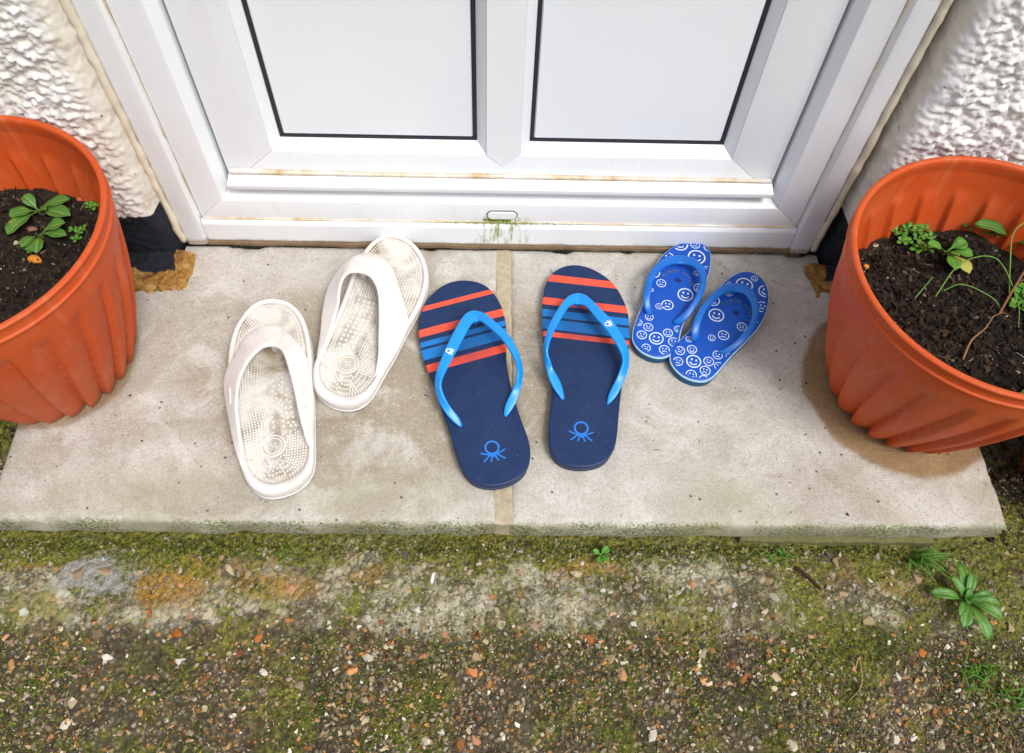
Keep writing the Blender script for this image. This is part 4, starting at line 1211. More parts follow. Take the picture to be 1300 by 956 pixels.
WTAB = mat_plain('tab_rubber', '#d2cfca', '#dcd9d5', 120, .55, .1)
WMED = mat_plain('medallion_rubber', '#a79d8d', '#cdc6ba', 120, .7, .2)
def massage_sandal(key, disc, label, seed):
    d = SHOES[key]
    root = tag(empty('massage_sandal', (d['c'][0], d['c'][1] - .002, 0), d['a']), label, 'sandal', 'pair of white massage sandals')
    P = sole_outline(key, 150)
    y = P[:, 1]
    y0, y1 = y.min(), y.max()
    toe = np.clip((y - (y1 - .07)) / .07, 0, 1) ** 2
    heel = np.clip(((y0 + .05) - y) / .05, 0, 1)
    heel = heel * heel * (3 - 2 * heel)
    def mk(ins, z, lift=1.0):
        return np.c_[inset(P, ins), z + toe * .004 * lift + heel * .003 * (z > .015)]
    V, F = loops_mesh([mk(.006, .0004, 0), mk(.0018, .0025, .3), mk(.0002, .008, .6), mk(.0012, .0090), mk(.0008, .0100), mk(0, .016), mk(.0006, .0205), mk(.0022, .0228), mk(.0045, .0236), mk(.0062 + heel * .004, .0228), mk(.0072 + heel * .006, .0200)], True, False)
    mesh_obj('sole', V, F, WRUB, root, True, 50)
    fb = inset(P, .0070 + heel * .006)
    fz = .0195 + toe * .004
    V, F = loops_mesh([np.c_[fb, fz - .008], np.c_[fb, fz]])
    bed = mesh_obj('footbed', V, F, WBED, root, False)
    # nubs in nested rows
    my0, my1 = fb[:, 1].min() + .036, fb[:, 1].max() - .042
    cxs = lambda yy: np.interp(yy, [y0, y1], [0.0, 0.0])
    mids = np.array([[0.0, np.clip(p[1], my0, my1)] for p in fb])
    # keep the medial line inside the sole
    ys_ = np.linspace(my0, my1, 40)
    cen = []
    for yy in ys_:
        m_ = np.abs(fb[:, 1] - yy) < .006
        cen.append(fb[m_, 0].mean())
    mids[:, 0] = np.interp(mids[:, 1], ys_, np.convolve(np.pad(cen, 4, 'edge'), np.ones(9) / 9, 'valid'))
    pts = []
    t = 1.0
    row = 0
    while t > .04:
        t -= .0035 / .043
        if t <= .03:
            break
        L = mids + (fb - mids) * t
        per = np.sum(np.linalg.norm(np.roll(L, -1, 0) - L, axis=1))
        Q = resample(L, max(6, int(per / .0036)))
        if row % 2:
            Q = (Q + np.roll(Q, -1, 0)) / 2
        row += 1
        pts.append(Q)
    pts = np.vstack(pts)
    keep = []
    cell = {}
    for p in pts:                       # thin out where rows crowd together
        big = abs(p[0] - (.012 if key == 'whL' else -.012)) < .017 and abs(p[1] + .012) < .042
        md = .0049 if big else .0031
        k = (int(p[0] // .006), int(p[1] // .006))
        if np.hypot(p[0] - disc[0], p[1] - disc[1]) < .0165:
            continue
        if any(np.hypot(p[0] - a[0], p[1] - a[1]) < md for i in (-1, 0, 1) for j in (-1, 0, 1) for a in cell.get((k[0] + i, k[1] + j), [])):
            continue
        cell.setdefault(k, []).append(p)
        keep.append((p[0], p[1], big))
    tz = lambda yy: .0195 + np.clip((yy - (y1 - .07)) / .07, 0, 1) ** 2 * .004
    Vs, Fs, o_ = [], [], 0
    for (px, py, big) in keep:
        r = .0021 if big else .00140
        h = .0021 if big else .0018
        z = tz(py)
        A = np.linspace(0, 6.283, 8, endpoint=False)
        v = [(px + r * math.cos(a), py + r * math.sin(a), z - .0003) for a in A] + [(px + r * .72 * math.cos(a), py + r * .72 * math.sin(a), z + h * .72) for a in A] + [(px, py, z + h)]
        for i in range(8):
            j = (i + 1) % 8
            Fs.append((o_ + i, o_ + j, o_ + 8 + j, o_ + 8 + i))
            Fs.append((o_ + 8 + i, o_ + 8 + j, o_ + 16))
        Vs += v
        o_ += 17
    nb = mesh_obj('massage_nubs', Vs, Fs, WNUB, bed, True)
    nb['kind'] = 'stuff'
    # heel medallion: rings around a small cap
    g = [ring((disc[0], disc[1]), .0138, .0016, .0188, .0212, 36), ring((disc[0], disc[1]), .0102, .0012, .0188, .0208, 32)]
    A = np.linspace(0, 6.283, 28, endpoint=False)
    e = np.stack([np.cos(A), np.sin(A)], 1)
    V, F = loops_mesh([np.c_[e * .0138 + disc, np.full(28, .0186)], np.c_[e * .0138 + disc, np.full(28, .0199)]])
    mesh_obj('medallion_base', V, F, WMED, bed, True, 40)
    for k in range(4):
        a = k * 1.57 + .6
        g.append(stroke((disc[0] + .0015 * math.cos(a), disc[1] + .0015 * math.sin(a)), (disc[0] + .0045 * math.cos(a + .5), disc[1] + .0045 * math.sin(a + .5)), .0012, .0198, .0208 + k * .00003))
    V, F = join_geo(g)
    mesh_obj('medallion', V, F, WRUB, bed, True, 40)
    rows = strap_rows(key, 48)
    # the arms run on into the side walls of the sole
    def tail(a, b):
        out = []
        for k in range(1, 7):
            r = a + (a - b) * k * 1.1
            r[2] = a[2] + (.0165 - a[2]) * k / 6; r[5] = a[5] + (.0165 - a[5]) * k / 6
            out.append(r)
        return out
    rows = np.vstack([tail(rows[0], rows[1])[::-1], rows, tail(rows[-1], rows[-2])])
    bm, Mm, N, W = strap_mesh(rows, .0048, .34, 22, 1.16)
    strap = bm_obj('strap', bm, WRUB, root, True)
    ap = Mm[len(Mm) // 2]
    V, F = tube([(ap[0], ap[1] - .002, .0185), (ap[0], ap[1] - .001, .028), (ap[0], ap[1], ap[2] - .004)], [.0062, .0046, .0062], 12)
    mesh_obj('toe_post', V, F, WRUB, strap, True)
    # raised oval tab on the outer side of the strap
    i = int((.26 if key == 'whL' else .66) * (len(Mm) - 1))
    tdir = Vector(Mm[i + 2] - Mm[i - 2]).normalized()
    nrm = Vector(N[i]).normalized()
    st = np.array(stadium(0, 0, .011, .0033, 8))
    V, F = loops_mesh([np.c_[st, np.full(len(st), -.001)], np.c_[st, np.full(len(st), .0006)], np.c_[st * .9, np.full(len(st), .0010)]])
    o = mesh_obj('strap_tab', V, F, WTAB, strap, True, 50)
    yd = nrm.cross(tdir).normalized()
    Mx = Matrix((tdir, yd, nrm)).transposed().to_4x4()
    Mx.translation = Vector(Mm[i]) + nrm * .0008
    o.matrix_local = Mx
    return root
massage_sandal('whL', (-.0011, -.0723), 'white nubbed rubber sandal standing well clear of the door sill', 1)
massage_sandal('whR', (-.0038, -.0744), 'white nubbed rubber sandal with its toe against the door sill', 2)

# ------------------------------------------------------------------ planters
def mat_pot():
    M = Mat('orange_plastic', rough=.5, spec=.3)
    n = M.noise(18, 4, .6)
    c = M.mix(n, lin('#ba4a1d'), lin('#c7531f'))
    sp = M.math('MULTIPLY', M.ramp(M.voro(60, 'Distance'), [(.035, 1.0), (.07, 0.0)]), M.ramp(M.noise(16, 3), [(.58, 0.0), (.63, .85)]))
    c = M.mix(sp, c, lin('#2a1a12'))
    du = M.ramp(M.noise(9, 4, .65), [(.48, 0.0), (.78, .32)])
    c = M.mix(du, c, lin('#a8744f'))
    x, y, z = M.sep()
    foot_tone = M.math('MULTIPLY', M.band(M.math('ADD', z, M.math('MULTIPLY', M.math('SUBTRACT', M.noise(40, 4, .7), .5), .05)), -1, .018, .012), .5)  # browner, darker tone towards the foot of the pot, ragged edge
    c = M.mix(foot_tone, c, lin('#6b4a30'))
    mp = M.n('Mapping'); mp.inputs['Scale'].default_value = (14, 14, 1.4); M.l(M.co(), mp.inputs[0])
    c = M.mix(M.ramp(M.noise(4, 4, .65, co=mp.outputs[0]), [(.56, 0.0), (.74, .28)]), c, lin('#d08a62'))
    M.color(c)
    M.rough(M.ramp(M.noise(30, 3, .6), [(.3, .45), (.7, .62)]))
    M.bump(M.noise(260, 2, .6), .06, .0006)
    return M
POT = mat_pot()
PH, PRT, PRB = .258, .1575, .096
NRIB = 24

def pot_radius(z):
    t = z / PH
    return PRB + (PRT - PRB) * (1 - (1 - t) ** 1.75)

def pot_surface(inner):
    nt = NRIB * 18
    zs = np.r_[np.linspace(0.0 if not inner else .006, PH * .93, 46)]
    th = np.linspace(0, 2 * math.pi, nt, endpoint=False)
    rows = []
    for z in zs:
        t = z / PH
        amp = .0102
        ph = NRIB * (th + .17 * (1 - t)) / (2 * math.pi)
        u = ph - np.floor(ph)
        # each rib: sharp groove, quick rise, long shallow fall
        lobe = np.where(u < .15, np.sin(u / .15 * math.pi / 2), 1 - ((u - .15) / .85) ** 1.7)
        # the grooves run out to nothing below the rim band, deepest at the foot
        depth = np.clip((.82 - t) / .62, 0, 1) ** .34
        gate = np.clip((.82 - t) / .04, 0, 1)
        r = pot_radius(z) - amp * depth * gate * (1 - lobe)
        r = r - (.0032 if inner else 0)
        if not inner:
            r = r - .003 * np.clip((.006 - z) / .006, 0, 1)
        rows.append(np.stack([r * np.cos(th), r * np.sin(th), np.full(nt, z)], 1))
    return rows

def make_pot(label, loc, rz=0.0, scale=(1, 1, 1), soil=True):
    root = tag(empty('plant_pot', loc, rz), label, 'plant pot', 'orange fluted plastic plant pots')
    root.scale = scale
    global POT_MESH
    if 'POT_MESH' not in globals():
        out = pot_surface(False)
        inn = pot_surface(True)
        V, F = loops_mesh(out, True, False)
        V2, F2 = loops_mesh(inn, True, False)
        F2 = [f[::-1] for f in F2]
        V, F = join_geo([(V, F), (V2, F2)])
        a = mesh_obj('pot_wall', V, F, POT, root, True, 60)
        # rim: lathe of a rolled lip
        rt = PRT
        zb = PH * .925
        prof = [(pot_radius(zb) - .0034, zb), (rt - .0052, PH - .006), (rt - .0040, PH - .0012), (rt - .001, PH), (rt + .0015, PH - .0008), (rt + .0026, PH - .003),
                (rt + .0004, PH - .0060), (rt + .0002, PH - .0150), (rt + .0022, PH - .0172), (rt + .0020, PH - .0192), (rt - .0028, PH - .0205), (pot_radius(zb) + .0004, zb - .002)]
        prof = [(catmull(prof, 48)[k]) for k in range(48)]
        th = np.linspace(0, 2 * math.pi, 160, endpoint=False)
        L = [np.stack([r * np.cos(th), r * np.sin(th), np.full(160, z)], 1) for r, z in prof]
        V, F = loops_mesh(L, False, False)
        bm = bmesh.new()
        vs = [bm.verts.new(v) for v in V]
        for f in F:
            bm.faces.new([vs[i] for i in f])
        b = bm_obj('rim', bm, POT, root, True)
        POT_MESH = (a.data, b.data)
    else:
        for nm, me in zip(('pot_wall', 'rim'), POT_MESH):
            o = bpy.data.objects.new(nm, me)
            COL.objects.link(o)
            o.parent = root
    return root

LPOT, RPOT = Vector((-.576, .217, .0004)), Vector((.519, .189, .0004))
make_pot('orange fluted plant pot holding a broad-leaved seedling and an orange pebble', LPOT, R(4), (1.0, 1.0, 1.035))
make_pot('orange fluted plant pot holding chickweed, thin grass and a dry stem', RPOT, R(11))
make_pot('low orange plant pot standing on the ground beside the step', Vector((.748, .082, -.062)), R(3), (.70, .70, .6))

# ---- potting soil
SOILM = Mat('potting_soil', rough=.92, spec=.25)
_a = SOILM.n('Attribute', _attribute_name='stone_colour')
_nn = SOILM.noise(140, 4, .7)
SOILM.color(SOILM.mix(_nn, _a.outputs['Color'], (.006, .004, .003, 1)))
SOILM.bump(_nn, .6, .002)
SOILB = mat_plain('dark_compost', '#0c0806', '#2a1d12', 150, .92, .8, .003)
TEMPL = [rock_template(9, 100 + k, .7) for k in range(8)]
TEMPL_L = [rock_template(15, 200 + k, .62) for k in range(8)]
SLIVER = []
for k in range(4):
    v, f = rock_template(7, 300 + k, .3)
    SLIVER.append((v * np.array([2.6, .5, .6]), f))

def soil_z(x, y, seed, z0):
    q = np.stack([np.atleast_1d(x) + seed * 3.3, np.atleast_1d(y), 0 * np.atleast_1d(x)], 1)
    return z0 + (fbm(q, 18, 4, seed) - .5) * .022 + (fbm(q, 110, 3, seed + 4) - .5) * .007

def make_soil(centre, z0, seed, label, n):
    rad = pot_radius(z0) - .0085
    root = tag(empty('potting_soil', (centre.x, centre.y, z0)), label, 'soil', kind='stuff')
    nr, nt = 60, 200
    rr = np.sqrt(np.linspace(0.0001, 1, nr)) * rad
    th = np.linspace(0, 2 * math.pi, nt)
    RR, TH = np.meshgrid(rr, th, indexing='ij')
    x, y = (RR * np.cos(TH)).ravel(), (RR * np.sin(TH)).ravel()
    z = soil_z(x, y, seed, 0) + np.clip((np.hypot(x, y) - rad * .9) / rad, 0, 1) * .03
    V = np.stack([x, y, z], 1)
    np_mesh('soil_surface', V, grid_faces(nr, nt), SOILB, root)['kind'] = 'stuff'
    a = rng.uniform(0, 2 * math.pi, n)
    r = np.sqrt(rng.uniform(0, 1, n)) * (rad - .004)
    x, y = r * np.cos(a), r * np.sin(a)
    s = rng.gamma(2.0, .0011, n) + .0007
    s = np.minimum(s, .0065)
    z = soil_z(x, y, seed, 0) + s * .35
    cols = []
    for k in range(n):
        u = rng.uniform()
        if u < .84:
            b = rng.uniform(.004, .05)
            cols.append((b * 1.3, b * .95, b * .62))
        elif u < .945:
            cols.append((.13, .085, .045))
        elif u < .982:
            cols.append((.35, .28, .18))
            s[k] *= .7
        else:
            cols.append((.62, .6, .56))
            s[k] *= .5
    o = scatter_mesh('soil_crumbs', TEMPL + SLIVER, np.stack([x, y, z], 1), s, cols, SOILM, root, .8)
    o['kind'] = 'stuff'
    return root
ZL, ZR_ = .166, .154
make_soil(LPOT, ZL, 3, 'dark crumbly compost filling the pot with the broad-leaved seedling', 4200)
make_soil(RPOT, ZR_, 8, 'dark crumbly compost filling the pot with the dry stem', 4800)

# ------------------------------------------------------------------ plants
def mat_leaf(name, a, b, vein='#9ab85e', rough=.45):
    M = Mat(name, rough=rough, spec=.4)
    u = M.n('UVMap')
    sp = M.n('SeparateXYZ'); M.l(u.outputs[0], sp.inputs[0])
    n = M.noise(90, 4, .65)
    c = M.mix(n, lin(a), lin(b))
    mid = M.math('ABSOLUTE', M.math('SUBTRACT', sp.outputs[0], .5))
    c = M.mix(M.ramp(mid, [(.015, .45), (.06, 0.0)]), c, lin(vein))
    bl = M.ramp(M.noise(75, 4, .7), [(.58, 0.0), (.70, .65)])
    c = M.mix(bl, c, lin('#a49a3c'))
    M.color(c)
    M.b.inputs['Subsurface Weight'].default_value = .08
    M.b.inputs['Subsurface Radius'].default_value = (.002, .004, .001)
    M.bump(n, .25, .001)
    return M
LEAF_A = mat_leaf('seedling_leaf', '#35651f', '#557f34')
LEAF_B = mat_leaf('chickweed_leaf', '#3a7420', '#5f9636')
LEAF_C = mat_leaf('weed_leaf', '#37651f', '#5a8c38', '#93b56a')
LEAF_Y = mat_leaf('yellowed_leaf', '#97a03c', '#bda95a')
STEMG = mat_plain('green_stem', '#5d8a35', '#86a653', 90, .5, .1)
STEMD = mat_plain('dry_stem', '#6f4a30', '#a57c56', 120, .75, .4)
GRASSM = mat_plain('grass_blade', '#4f8a2a', '#7aa546', 60, .5, .1)

def leaf_geo(base, tip, width, lift=.25, cup=.18, shape=1.0, nu=5, nv=11, stalk=.18, wav=.05, rnd=.62):
    """curved leaf from base to tip (3-D points); returns verts, faces, uvs"""
    b, t = Vector(base), Vector(tip)
    L = (t - b).length
    d = (t - b).normalized()
    side = d.cross(Vector((0, 0, 1)))
    side = side.normalized() if side.length > 1e-3 else Vector((1, 0, 0))
    up = side.cross(d).normalized()
    V, F, U = [], [], []
    for j in range(nv):
        v = j / (nv - 1)
        c = b + d * (L * v) + up * (L * lift * math.sin(math.pi * min(1, v * .95)) * .5)
        s = max(0, (v - stalk) / (1 - stalk))
        if rnd:
            w = width * .5 * (math.sin(math.pi / 2 * s / rnd) ** 1.2 if s < rnd else math.sqrt(max(0, 1 - ((s - rnd) / (1 - rnd)) ** 2.3)))
        else:
            w = width * (math.sin(math.pi * min(1, s ** (.8 * shape))) ** .75 if s > 0 else 0) * .5
        w = max(w, width * .05 if v < .98 else width * .01)
        for i in range(nu):
            u = i / (nu - 1)
            k = (u - .5) * 2
            V.append(c + side * (w * k) + up * (w * abs(k) * cup * 2 + wav * width * math.sin(v * 13 + k * 2) * abs(k)))
            U.append((u, v))
    for j in range(nv - 1):
        for i in range(nu - 1):
            F.append((j * nu + i, j * nu + i + 1, (j + 1) * nu + i + 1, (j + 1) * nu + i))
    return V, F, U

def leaf_obj(parent, mat, *a, name='leaf', **k):
    V, F, U = leaf_geo(*a, **k)
    o = mesh_obj(name, V, F, mat, parent, True)
    uv = o.data.uv_layers.new(name='UVMap')
    for lp in o.data.loops:
        uv.data[lp.index].uv = U[lp.vertex_index]
    md = o.modifiers.new('thick', 'SOLIDIFY')
    md.thickness = .0005
    md.offset = 0
    return o

def rel(root, p):
    return Vector(p) - root.location

def plant(name, base, leaves, mat, label, cat='plant', group=None, stem_r=.0012, **kw):
    """leaves: list of (dx, dy, dz, width) tips relative to the crown; the crown sits on the base"""
    root = tag(empty(name, base), label, cat, group)
    cr = kw.pop('crown', .004)
    V, F = tube([(0, 0, -.006), (0, 0, cr * .6), (0, 0, cr + .001)], [stem_r * 1.3, stem_r * 1.2, stem_r], 7)
    mesh_obj('stem', V, F, STEMG, root, True)
    for k, L in enumerate(leaves):
        mt = L[4] if len(L) > 4 else mat
        leaf_obj(root, mt, (0, 0, cr), (L[0], L[1], cr + L[2]), L[3], **kw)
    return root

def on_soil(pot, x, y, z0, seed):
    return (x, y, float(soil_z(x - pot.x, y - pot.y, seed, z0)[0]))

# broad-leaved seedling in the left pot (two rosettes)
b = on_soil(LPOT, -.553, .318, ZL, 3)
plant('seedling', b, [(-.016, .014, .012, .014), (-.024, -.018, .010, .017), (-.020, -.042, .006, .018), (.040, .008, .012, .015), (.046, -.016, .010, .018), (.018, -.010, .014, .012)], LEAF_A,
      'broad-leaved green seedling at the back of the compost beside the pot wall', 'seedling', crown=.008, lift=.18, stalk=.12, shape=1.25)
b = on_soil(LPOT, -.541, .283, ZL, 3)
plant('seedling', b, [(.032, .008, .012, .017), (.008, -.032, .006, .018), (-.010, -.026, .008, .014), (.036, -.008, .008, .013)], LEAF_A,
      'short seedling with round leaves in front of the broad-leaved seedling', 'seedling', crown=.006, lift=.2, stalk=.22, shape=1.2)
def cluster(pot, x, y, z0, seed, n, spread, lw, label, group, mat=LEAF_B, hgt=.012):
    b = on_soil(pot, x, y, z0, seed)
    root = tag(empty('chickweed_sprig', b), label, 'seedling', group)
    for k in range(n):
        a = k * 2.399 + random.uniform(-.3, .3)
        r = spread * math.sqrt((k + .4) / n)
        px, py, pz = r * math.cos(a), r * math.sin(a), hgt * (1 - .6 * r / spread) + random.uniform(0, .003)
        V, F = tube([(px * .2, py * .2, -.004), (px * .7, py * .7, pz * .7), (px, py, pz)], .0006, 5)
        mesh_obj('stem', V, F, STEMG, root, True)
        for q in range(4):
            aa = a + q * 1.57 + random.uniform(-.3, .3)
            l = lw * random.uniform(.8, 1.25)
            leaf_obj(root, mat, (px, py, pz), (px + l * math.cos(aa), py + l * math.sin(aa), pz + l * random.uniform(.1, .4)), lw * .72, lift=.1, cup=.25, nu=3, nv=6, stalk=.12, shape=1.2)
    return root
cluster(LPOT, -.490, .322, ZL, 3, 2, .007, .0065, 'tiny pale seedling by the pot wall right of the broad leaves', 'tiny seedlings in the compost')
cluster(LPOT, -.500, .286, ZL, 3, 4, .010, .006, 'small round-leaved sprig beside the short seedling', 'tiny seedlings in the compost')
cluster(LPOT, -.546, .258, ZL, 3, 2, .006, .0055, 'tiny pale seedling between the short seedling and the orange pebble', 'tiny seedlings in the compost')
# right pot
cluster(RPOT, .496, .315, ZR_, 8, 20, .027, .0078, 'bright green chickweed clump at the back of the dark compost', 'chickweed sprigs')
cluster(RPOT, .568, .332, ZR_, 8, 4, .012, .0075, 'small chickweed sprig against the back wall of the pot', 'chickweed sprigs')
cluster(RPOT, .598, .322, ZR_, 8, 7, .017, .009, 'chickweed sprig behind the dry stem', 'chickweed sprigs')
cluster(RPOT, .604, .215, ZR_, 8, 5, .018, .013, 'leafy sprig at the foot of the dry stem', 'chickweed sprigs')
b = on_soil(RPOT, .527, .284, ZR_, 8)
plant('seedling', b, [(-.026, .004, .010, .013), (-.002, -.034, .008, .017), (.022, .006, .012, .017), (.026, -.012, .008, .014), (.016, -.036, .004, .016, LEAF_Y), (.006, -.016, .012, .010)], LEAF_B,
      'seedling with spoon-shaped leaves and one yellowing leaf', 'seedling', crown=.008, lift=.2, stalk=.25, shape=1.3)
b = on_soil(RPOT, .612, .300, ZR_, 8)
plant('seedling', b, [(-.052, .012, .016, .018), (.014, -.040, .018, .016), (.020, .020, .014, .015)], LEAF_A,
      'seedling with long pointed leaves beside the dry stem', 'seedling', crown=.010, lift=.3, stalk=.12, shape=1.1)

def stem_thing(name, pts, rad, mat, label, cat, group=None, part='stem', twigs=()):
    P = np.array(pts, float)
    root = tag(empty(name, tuple(P[0])), label, cat, group)
    C_ = catmull(P - P[0], 40)
    r = np.linspace(rad, rad * .55, 40)
    V, F = tube(C_, list(r), 7)
    mesh_obj(part, V, F, mat, root, True)
    for tw in twigs:
        C2 = catmull(np.array(tw, float) - P[0], 20)
        V, F = tube(C2, list(np.linspace(rad * .5, rad * .25, 20)), 6)
        mesh_obj('twig', V, F, mat, root, True)
    return root
zs_ = ZR_
stem_thing('dead_plant', [(.566, .195, zs_ - .002), (.580, .222, zs_ + .035), (.606, .262, zs_ + .085), (.634, .300, zs_ + .125)], .0015, STEMD,
           'dry brown woody stem leaning over the compost', 'stem', twigs=[[(.580, .222, zs_ + .035), (.600, .218, zs_ + .05), (.612, .200, zs_ + .06)]])
stem_thing('dry_root', [(.505, .135, zs_ + .006), (.520, .158, zs_ + .009), (.538, .172, zs_ + .012), (.552, .188, zs_ + .014)], .0013, STEMD,
           'pale dead rootlet lying on the compost', 'rootlet', twigs=[[(.552, .188, zs_ + .014), (.562, .190, zs_ + .018), (.566, .182, zs_ + .022)]])
gr = 'thin grass stems in the pot'
for lab, pts in (
    ('grass stem arching from the compost to the dry stem', [(.500, .222, zs_), (.525, .250, zs_ + .030), (.560, .248, zs_ + .042), (.582, .205, zs_ + .020), (.584, .178, zs_ + .002)]),
    ('short straight grass stem beside the spoon-leaved seedling', [(.470, .214, zs_), (.480, .224, zs_ + .010), (.492, .236, zs_ + .022)]),
    ('grass stem bending low over bare compost', [(.512, .232, zs_), (.530, .232, zs_ + .014), (.560, .215, zs_ + .012), (.572, .202, zs_ + .004)]),
    ('looping grass stem around the dry stem', [(.585, .210, zs_), (.574, .240, zs_ + .04), (.580, .275, zs_ + .06), (.606, .282, zs_ + .07), (.622, .250, zs_ + .06), (.626, .205, zs_ + .03), (.622, .180, zs_ + .004)]),
    ('broad grass blade lying towards the pot rim', [(.545, .085, zs_ + .004), (.575, .105, zs_ + .018), (.610, .118, zs_ + .03), (.640, .125, zs_ + .055)]),
    ('grass stem rising at the far side of the pot', [(.628, .150, zs_ - .004), (.632, .185, zs_ + .05), (.636, .225, zs_ + .10)]),
):
    stem_thing('grass_plant', pts, .0008 if 'broad' not in lab else .0016, GRASSM, lab, 'grass', gr, 'blade')
b = on_soil(RPOT, .618, .120, ZR_, 8)
plant('seedling', b, [(-.03, -.012, .012, .018), (.012, -.028, .014, .018), (.022, .014, .016, .016)], LEAF_B, 'small seedling near the rim below the dry stem', 'seedling', crown=.012, lift=.25, stalk=.15)

# pebbles lying on the compost
def stone_mat(name, a, b):
    return mat_plain(name, a, b, 160, .7, .5, .001)
ORANGE_ST = stone_mat('orange_stone', '#b06a1c', '#d8922f')
BROWN_ST = stone_mat('brown_stone', '#6a4a38', '#8c6a52')
CREAM_ST = stone_mat('cream_stone', '#a89878', '#cfc0a0')
WHITE_ST = stone_mat('white_stone', '#c9c6c0', '#e6e4e0')
def lone_stone(loc, s, mat, label, tmpl=0, rz=0.0, group=None, name='pebble'):
    V, F = TEMPL_L[tmpl]
    bm = bmesh.new()
    vs = [bm.verts.new(Vector(v) * s) for v in V]
    for f in F:
        bm.faces.new([vs[i] for i in f])
    bmesh.ops.bevel(bm, geom=list(bm.edges), offset=s * .12, segments=1, affect='EDGES')
    o = bm_obj(name, bm, mat, None, True)
    o.location = loc
    o.rotation_euler = (0, 0, rz)
    return tag(o, label, 'pebble', group)
def ps(pot, x, y, z0, seed, dz):
    p = on_soil(pot, x, y, z0, seed)
    return (p[0], p[1], p[2] + dz)
lone_stone(ps(LPOT, -.536, .247, ZL, 3, .003), .0115, ORANGE_ST, 'bright orange pebble on the dark compost', 1)
lone_stone(ps(LPOT, -.556, .295, ZL, 3, .003), .0085, BROWN_ST, 'round brown pebble under the broad-leaved seedling', 2)
lone_stone(ps(LPOT, -.511, .340, ZL, 3, .002), .008, stone_mat('rust_stone', '#a0561e', '#c4783a'), 'rusty stone chip against the back of the pot', 3)
lone_stone(ps(LPOT, -.569, .275, ZL, 3, .002), .0045, CREAM_ST, 'small tan pebble left of the short seedling', 4)
lone_stone(ps(LPOT, -.483, .272, ZL, 3, .002), .006, CREAM_ST, 'pale pebble near the inner wall of the pot', 5)
lone_stone(ps(LPOT, -.476, .299, ZL, 3, .002), .004, BROWN_ST, 'small brown pebble near the inner wall of the pot', 6)
lone_stone(ps(LPOT, -.571, .236, ZL, 3, .002), .004, WHITE_ST, 'tiny white chip on the compost beside the orange pebble', 7)
lone_stone(ps(RPOT, .426, .262, ZR_, 8, .002), .0055, ORANGE_ST, 'orange chip on the compost near the pot rim', 0)
lone_stone(ps(RPOT, .452, .303, ZR_, 8, .002), .006, CREAM_ST, 'cream pebble beside the chickweed clump', 5)

# ------------------------------------------------------------------ gravel, moss and weeds on the ground
STONE = Mat('gravel_stone', rough=.7, spec=.4)
_oi = STONE.n('ObjectInfo')
_n = STONE.noise(230, 4, .7)
STONE.color(STONE.mix(STONE.ramp(_n, [(.4, 0.0), (.75, .5)]), _oi.outputs['Color'], lin('#4a3c28')))
STONE.bump(_n, .5, .0012)
GRAV = Mat('gravel_fines', rough=.75, spec=.35)
_a = GRAV.n('Attribute', _attribute_name='stone_colour')
_n = GRAV.noise(300, 3, .7)
GRAV.color(GRAV.mix(GRAV.ramp(_n, [(.4, 0.0), (.8, .5)]), _a.outputs['Color'], lin('#3a3020')))

PAL = [('#a9926e', .17), ('#c9b795', .10), ('#7c6b50', .17), ('#c08a4c', .09), ('#93602f', .06), ('#575048', .11), ('#d8cdb8', .07), ('#9b8a78', .09), ('#c08c66', .05), ('#ddd6c6', .02)]
PCOL = [lin(c)[:3] for c, _ in PAL]
PW = np.array([w for _, w in PAL]); PW /= PW.sum()
def gz(x, y):
    return ground_h(np.array([[x, y, 0.0]]))[0]
peb_me = []
for k, (V, F) in enumerate(TEMPL_L):
    bm = bmesh.new()
    vs = [bm.verts.new(v) for v in V]
    for f in F:
        bm.faces.new([vs[i] for i in f])
    bmesh.ops.recalc_face_normals(bm, faces=bm.faces)
    me = bpy.data.meshes.new('pebble')
    bm.to_mesh(me); bm.free()
    me.materials.append(STONE.m)
    me.polygons.foreach_set('use_smooth', [True] * len(me.polygons))
    me.set_sharp_from_angle(angle=R(38))
    peb_me.append(me)
placed = []
def free(x, y, r):
    return all((x - a) ** 2 + (y - b) ** 2 > (r + c) ** 2 * .7 for a, b, c in placed)
tries = 0
def add_pebble(x, y, s, c, flat=1.0):
    o = bpy.data.objects.new('pebble', random.choice(peb_me))
    COL.objects.link(o)
    o.parent = ground
    o.location = (x, y, gz(x, y) - s * .10)
    o.rotation_euler = (random.gauss(0, .25), random.gauss(0, .25), random.uniform(0, 6.28))
    k = random.uniform(.8, 1.15)
    o.scale = (s * k, s / k, s * .8 * flat)
    f = random.uniform(.8, 1.12)
    o.color = (c[0] * f, c[1] * f, c[2] * f, 1)
    placed.append((x, y, s))
# a few conspicuous stones of the photograph
for x, y, s, c in ((-.083, -.047, .0075, '#f2f0ee'), (-.365, -.140, .0085, '#e3d6cd'), (-.445, -.137, .008, '#d9cfc4'), (-.375, -.112, .009, '#b4691f'), (-.28, -.115, .0085, '#c07030'),
                   (-.035, -.152, .010, '#d98b52'), (.105, -.113, .010, '#b0662a'), (.265, -.141, .010, '#9a5a30'), (.31, -.085, .0075, '#d8c8b0'), (-.17, -.150, .010, '#d9955a'),
                   (.50, -.048, .011, '#c9a08c'), (.49, -.128, .008, '#c8742a'), (.04, -.102, .010, '#b49a84'), (.155, -.099, .007, '#e4e0d8'), (.275, -.077, .0065, '#eceae4'), (-.10, -.085, .008, '#dcd8cc'),
                   (-.30, -.13, .009, '#7d4a2c'), (.23, -.160, .008, '#d8a070'), (.60, -.10, .008, '#a8957a'), (-.55, -.09, .008, '#cfd2c6'), (-.50, -.045, .012, '#8f7a66'), (-.47, -.043, .011, '#a68c70')):
    add_pebble(x, y, s, lin(c))
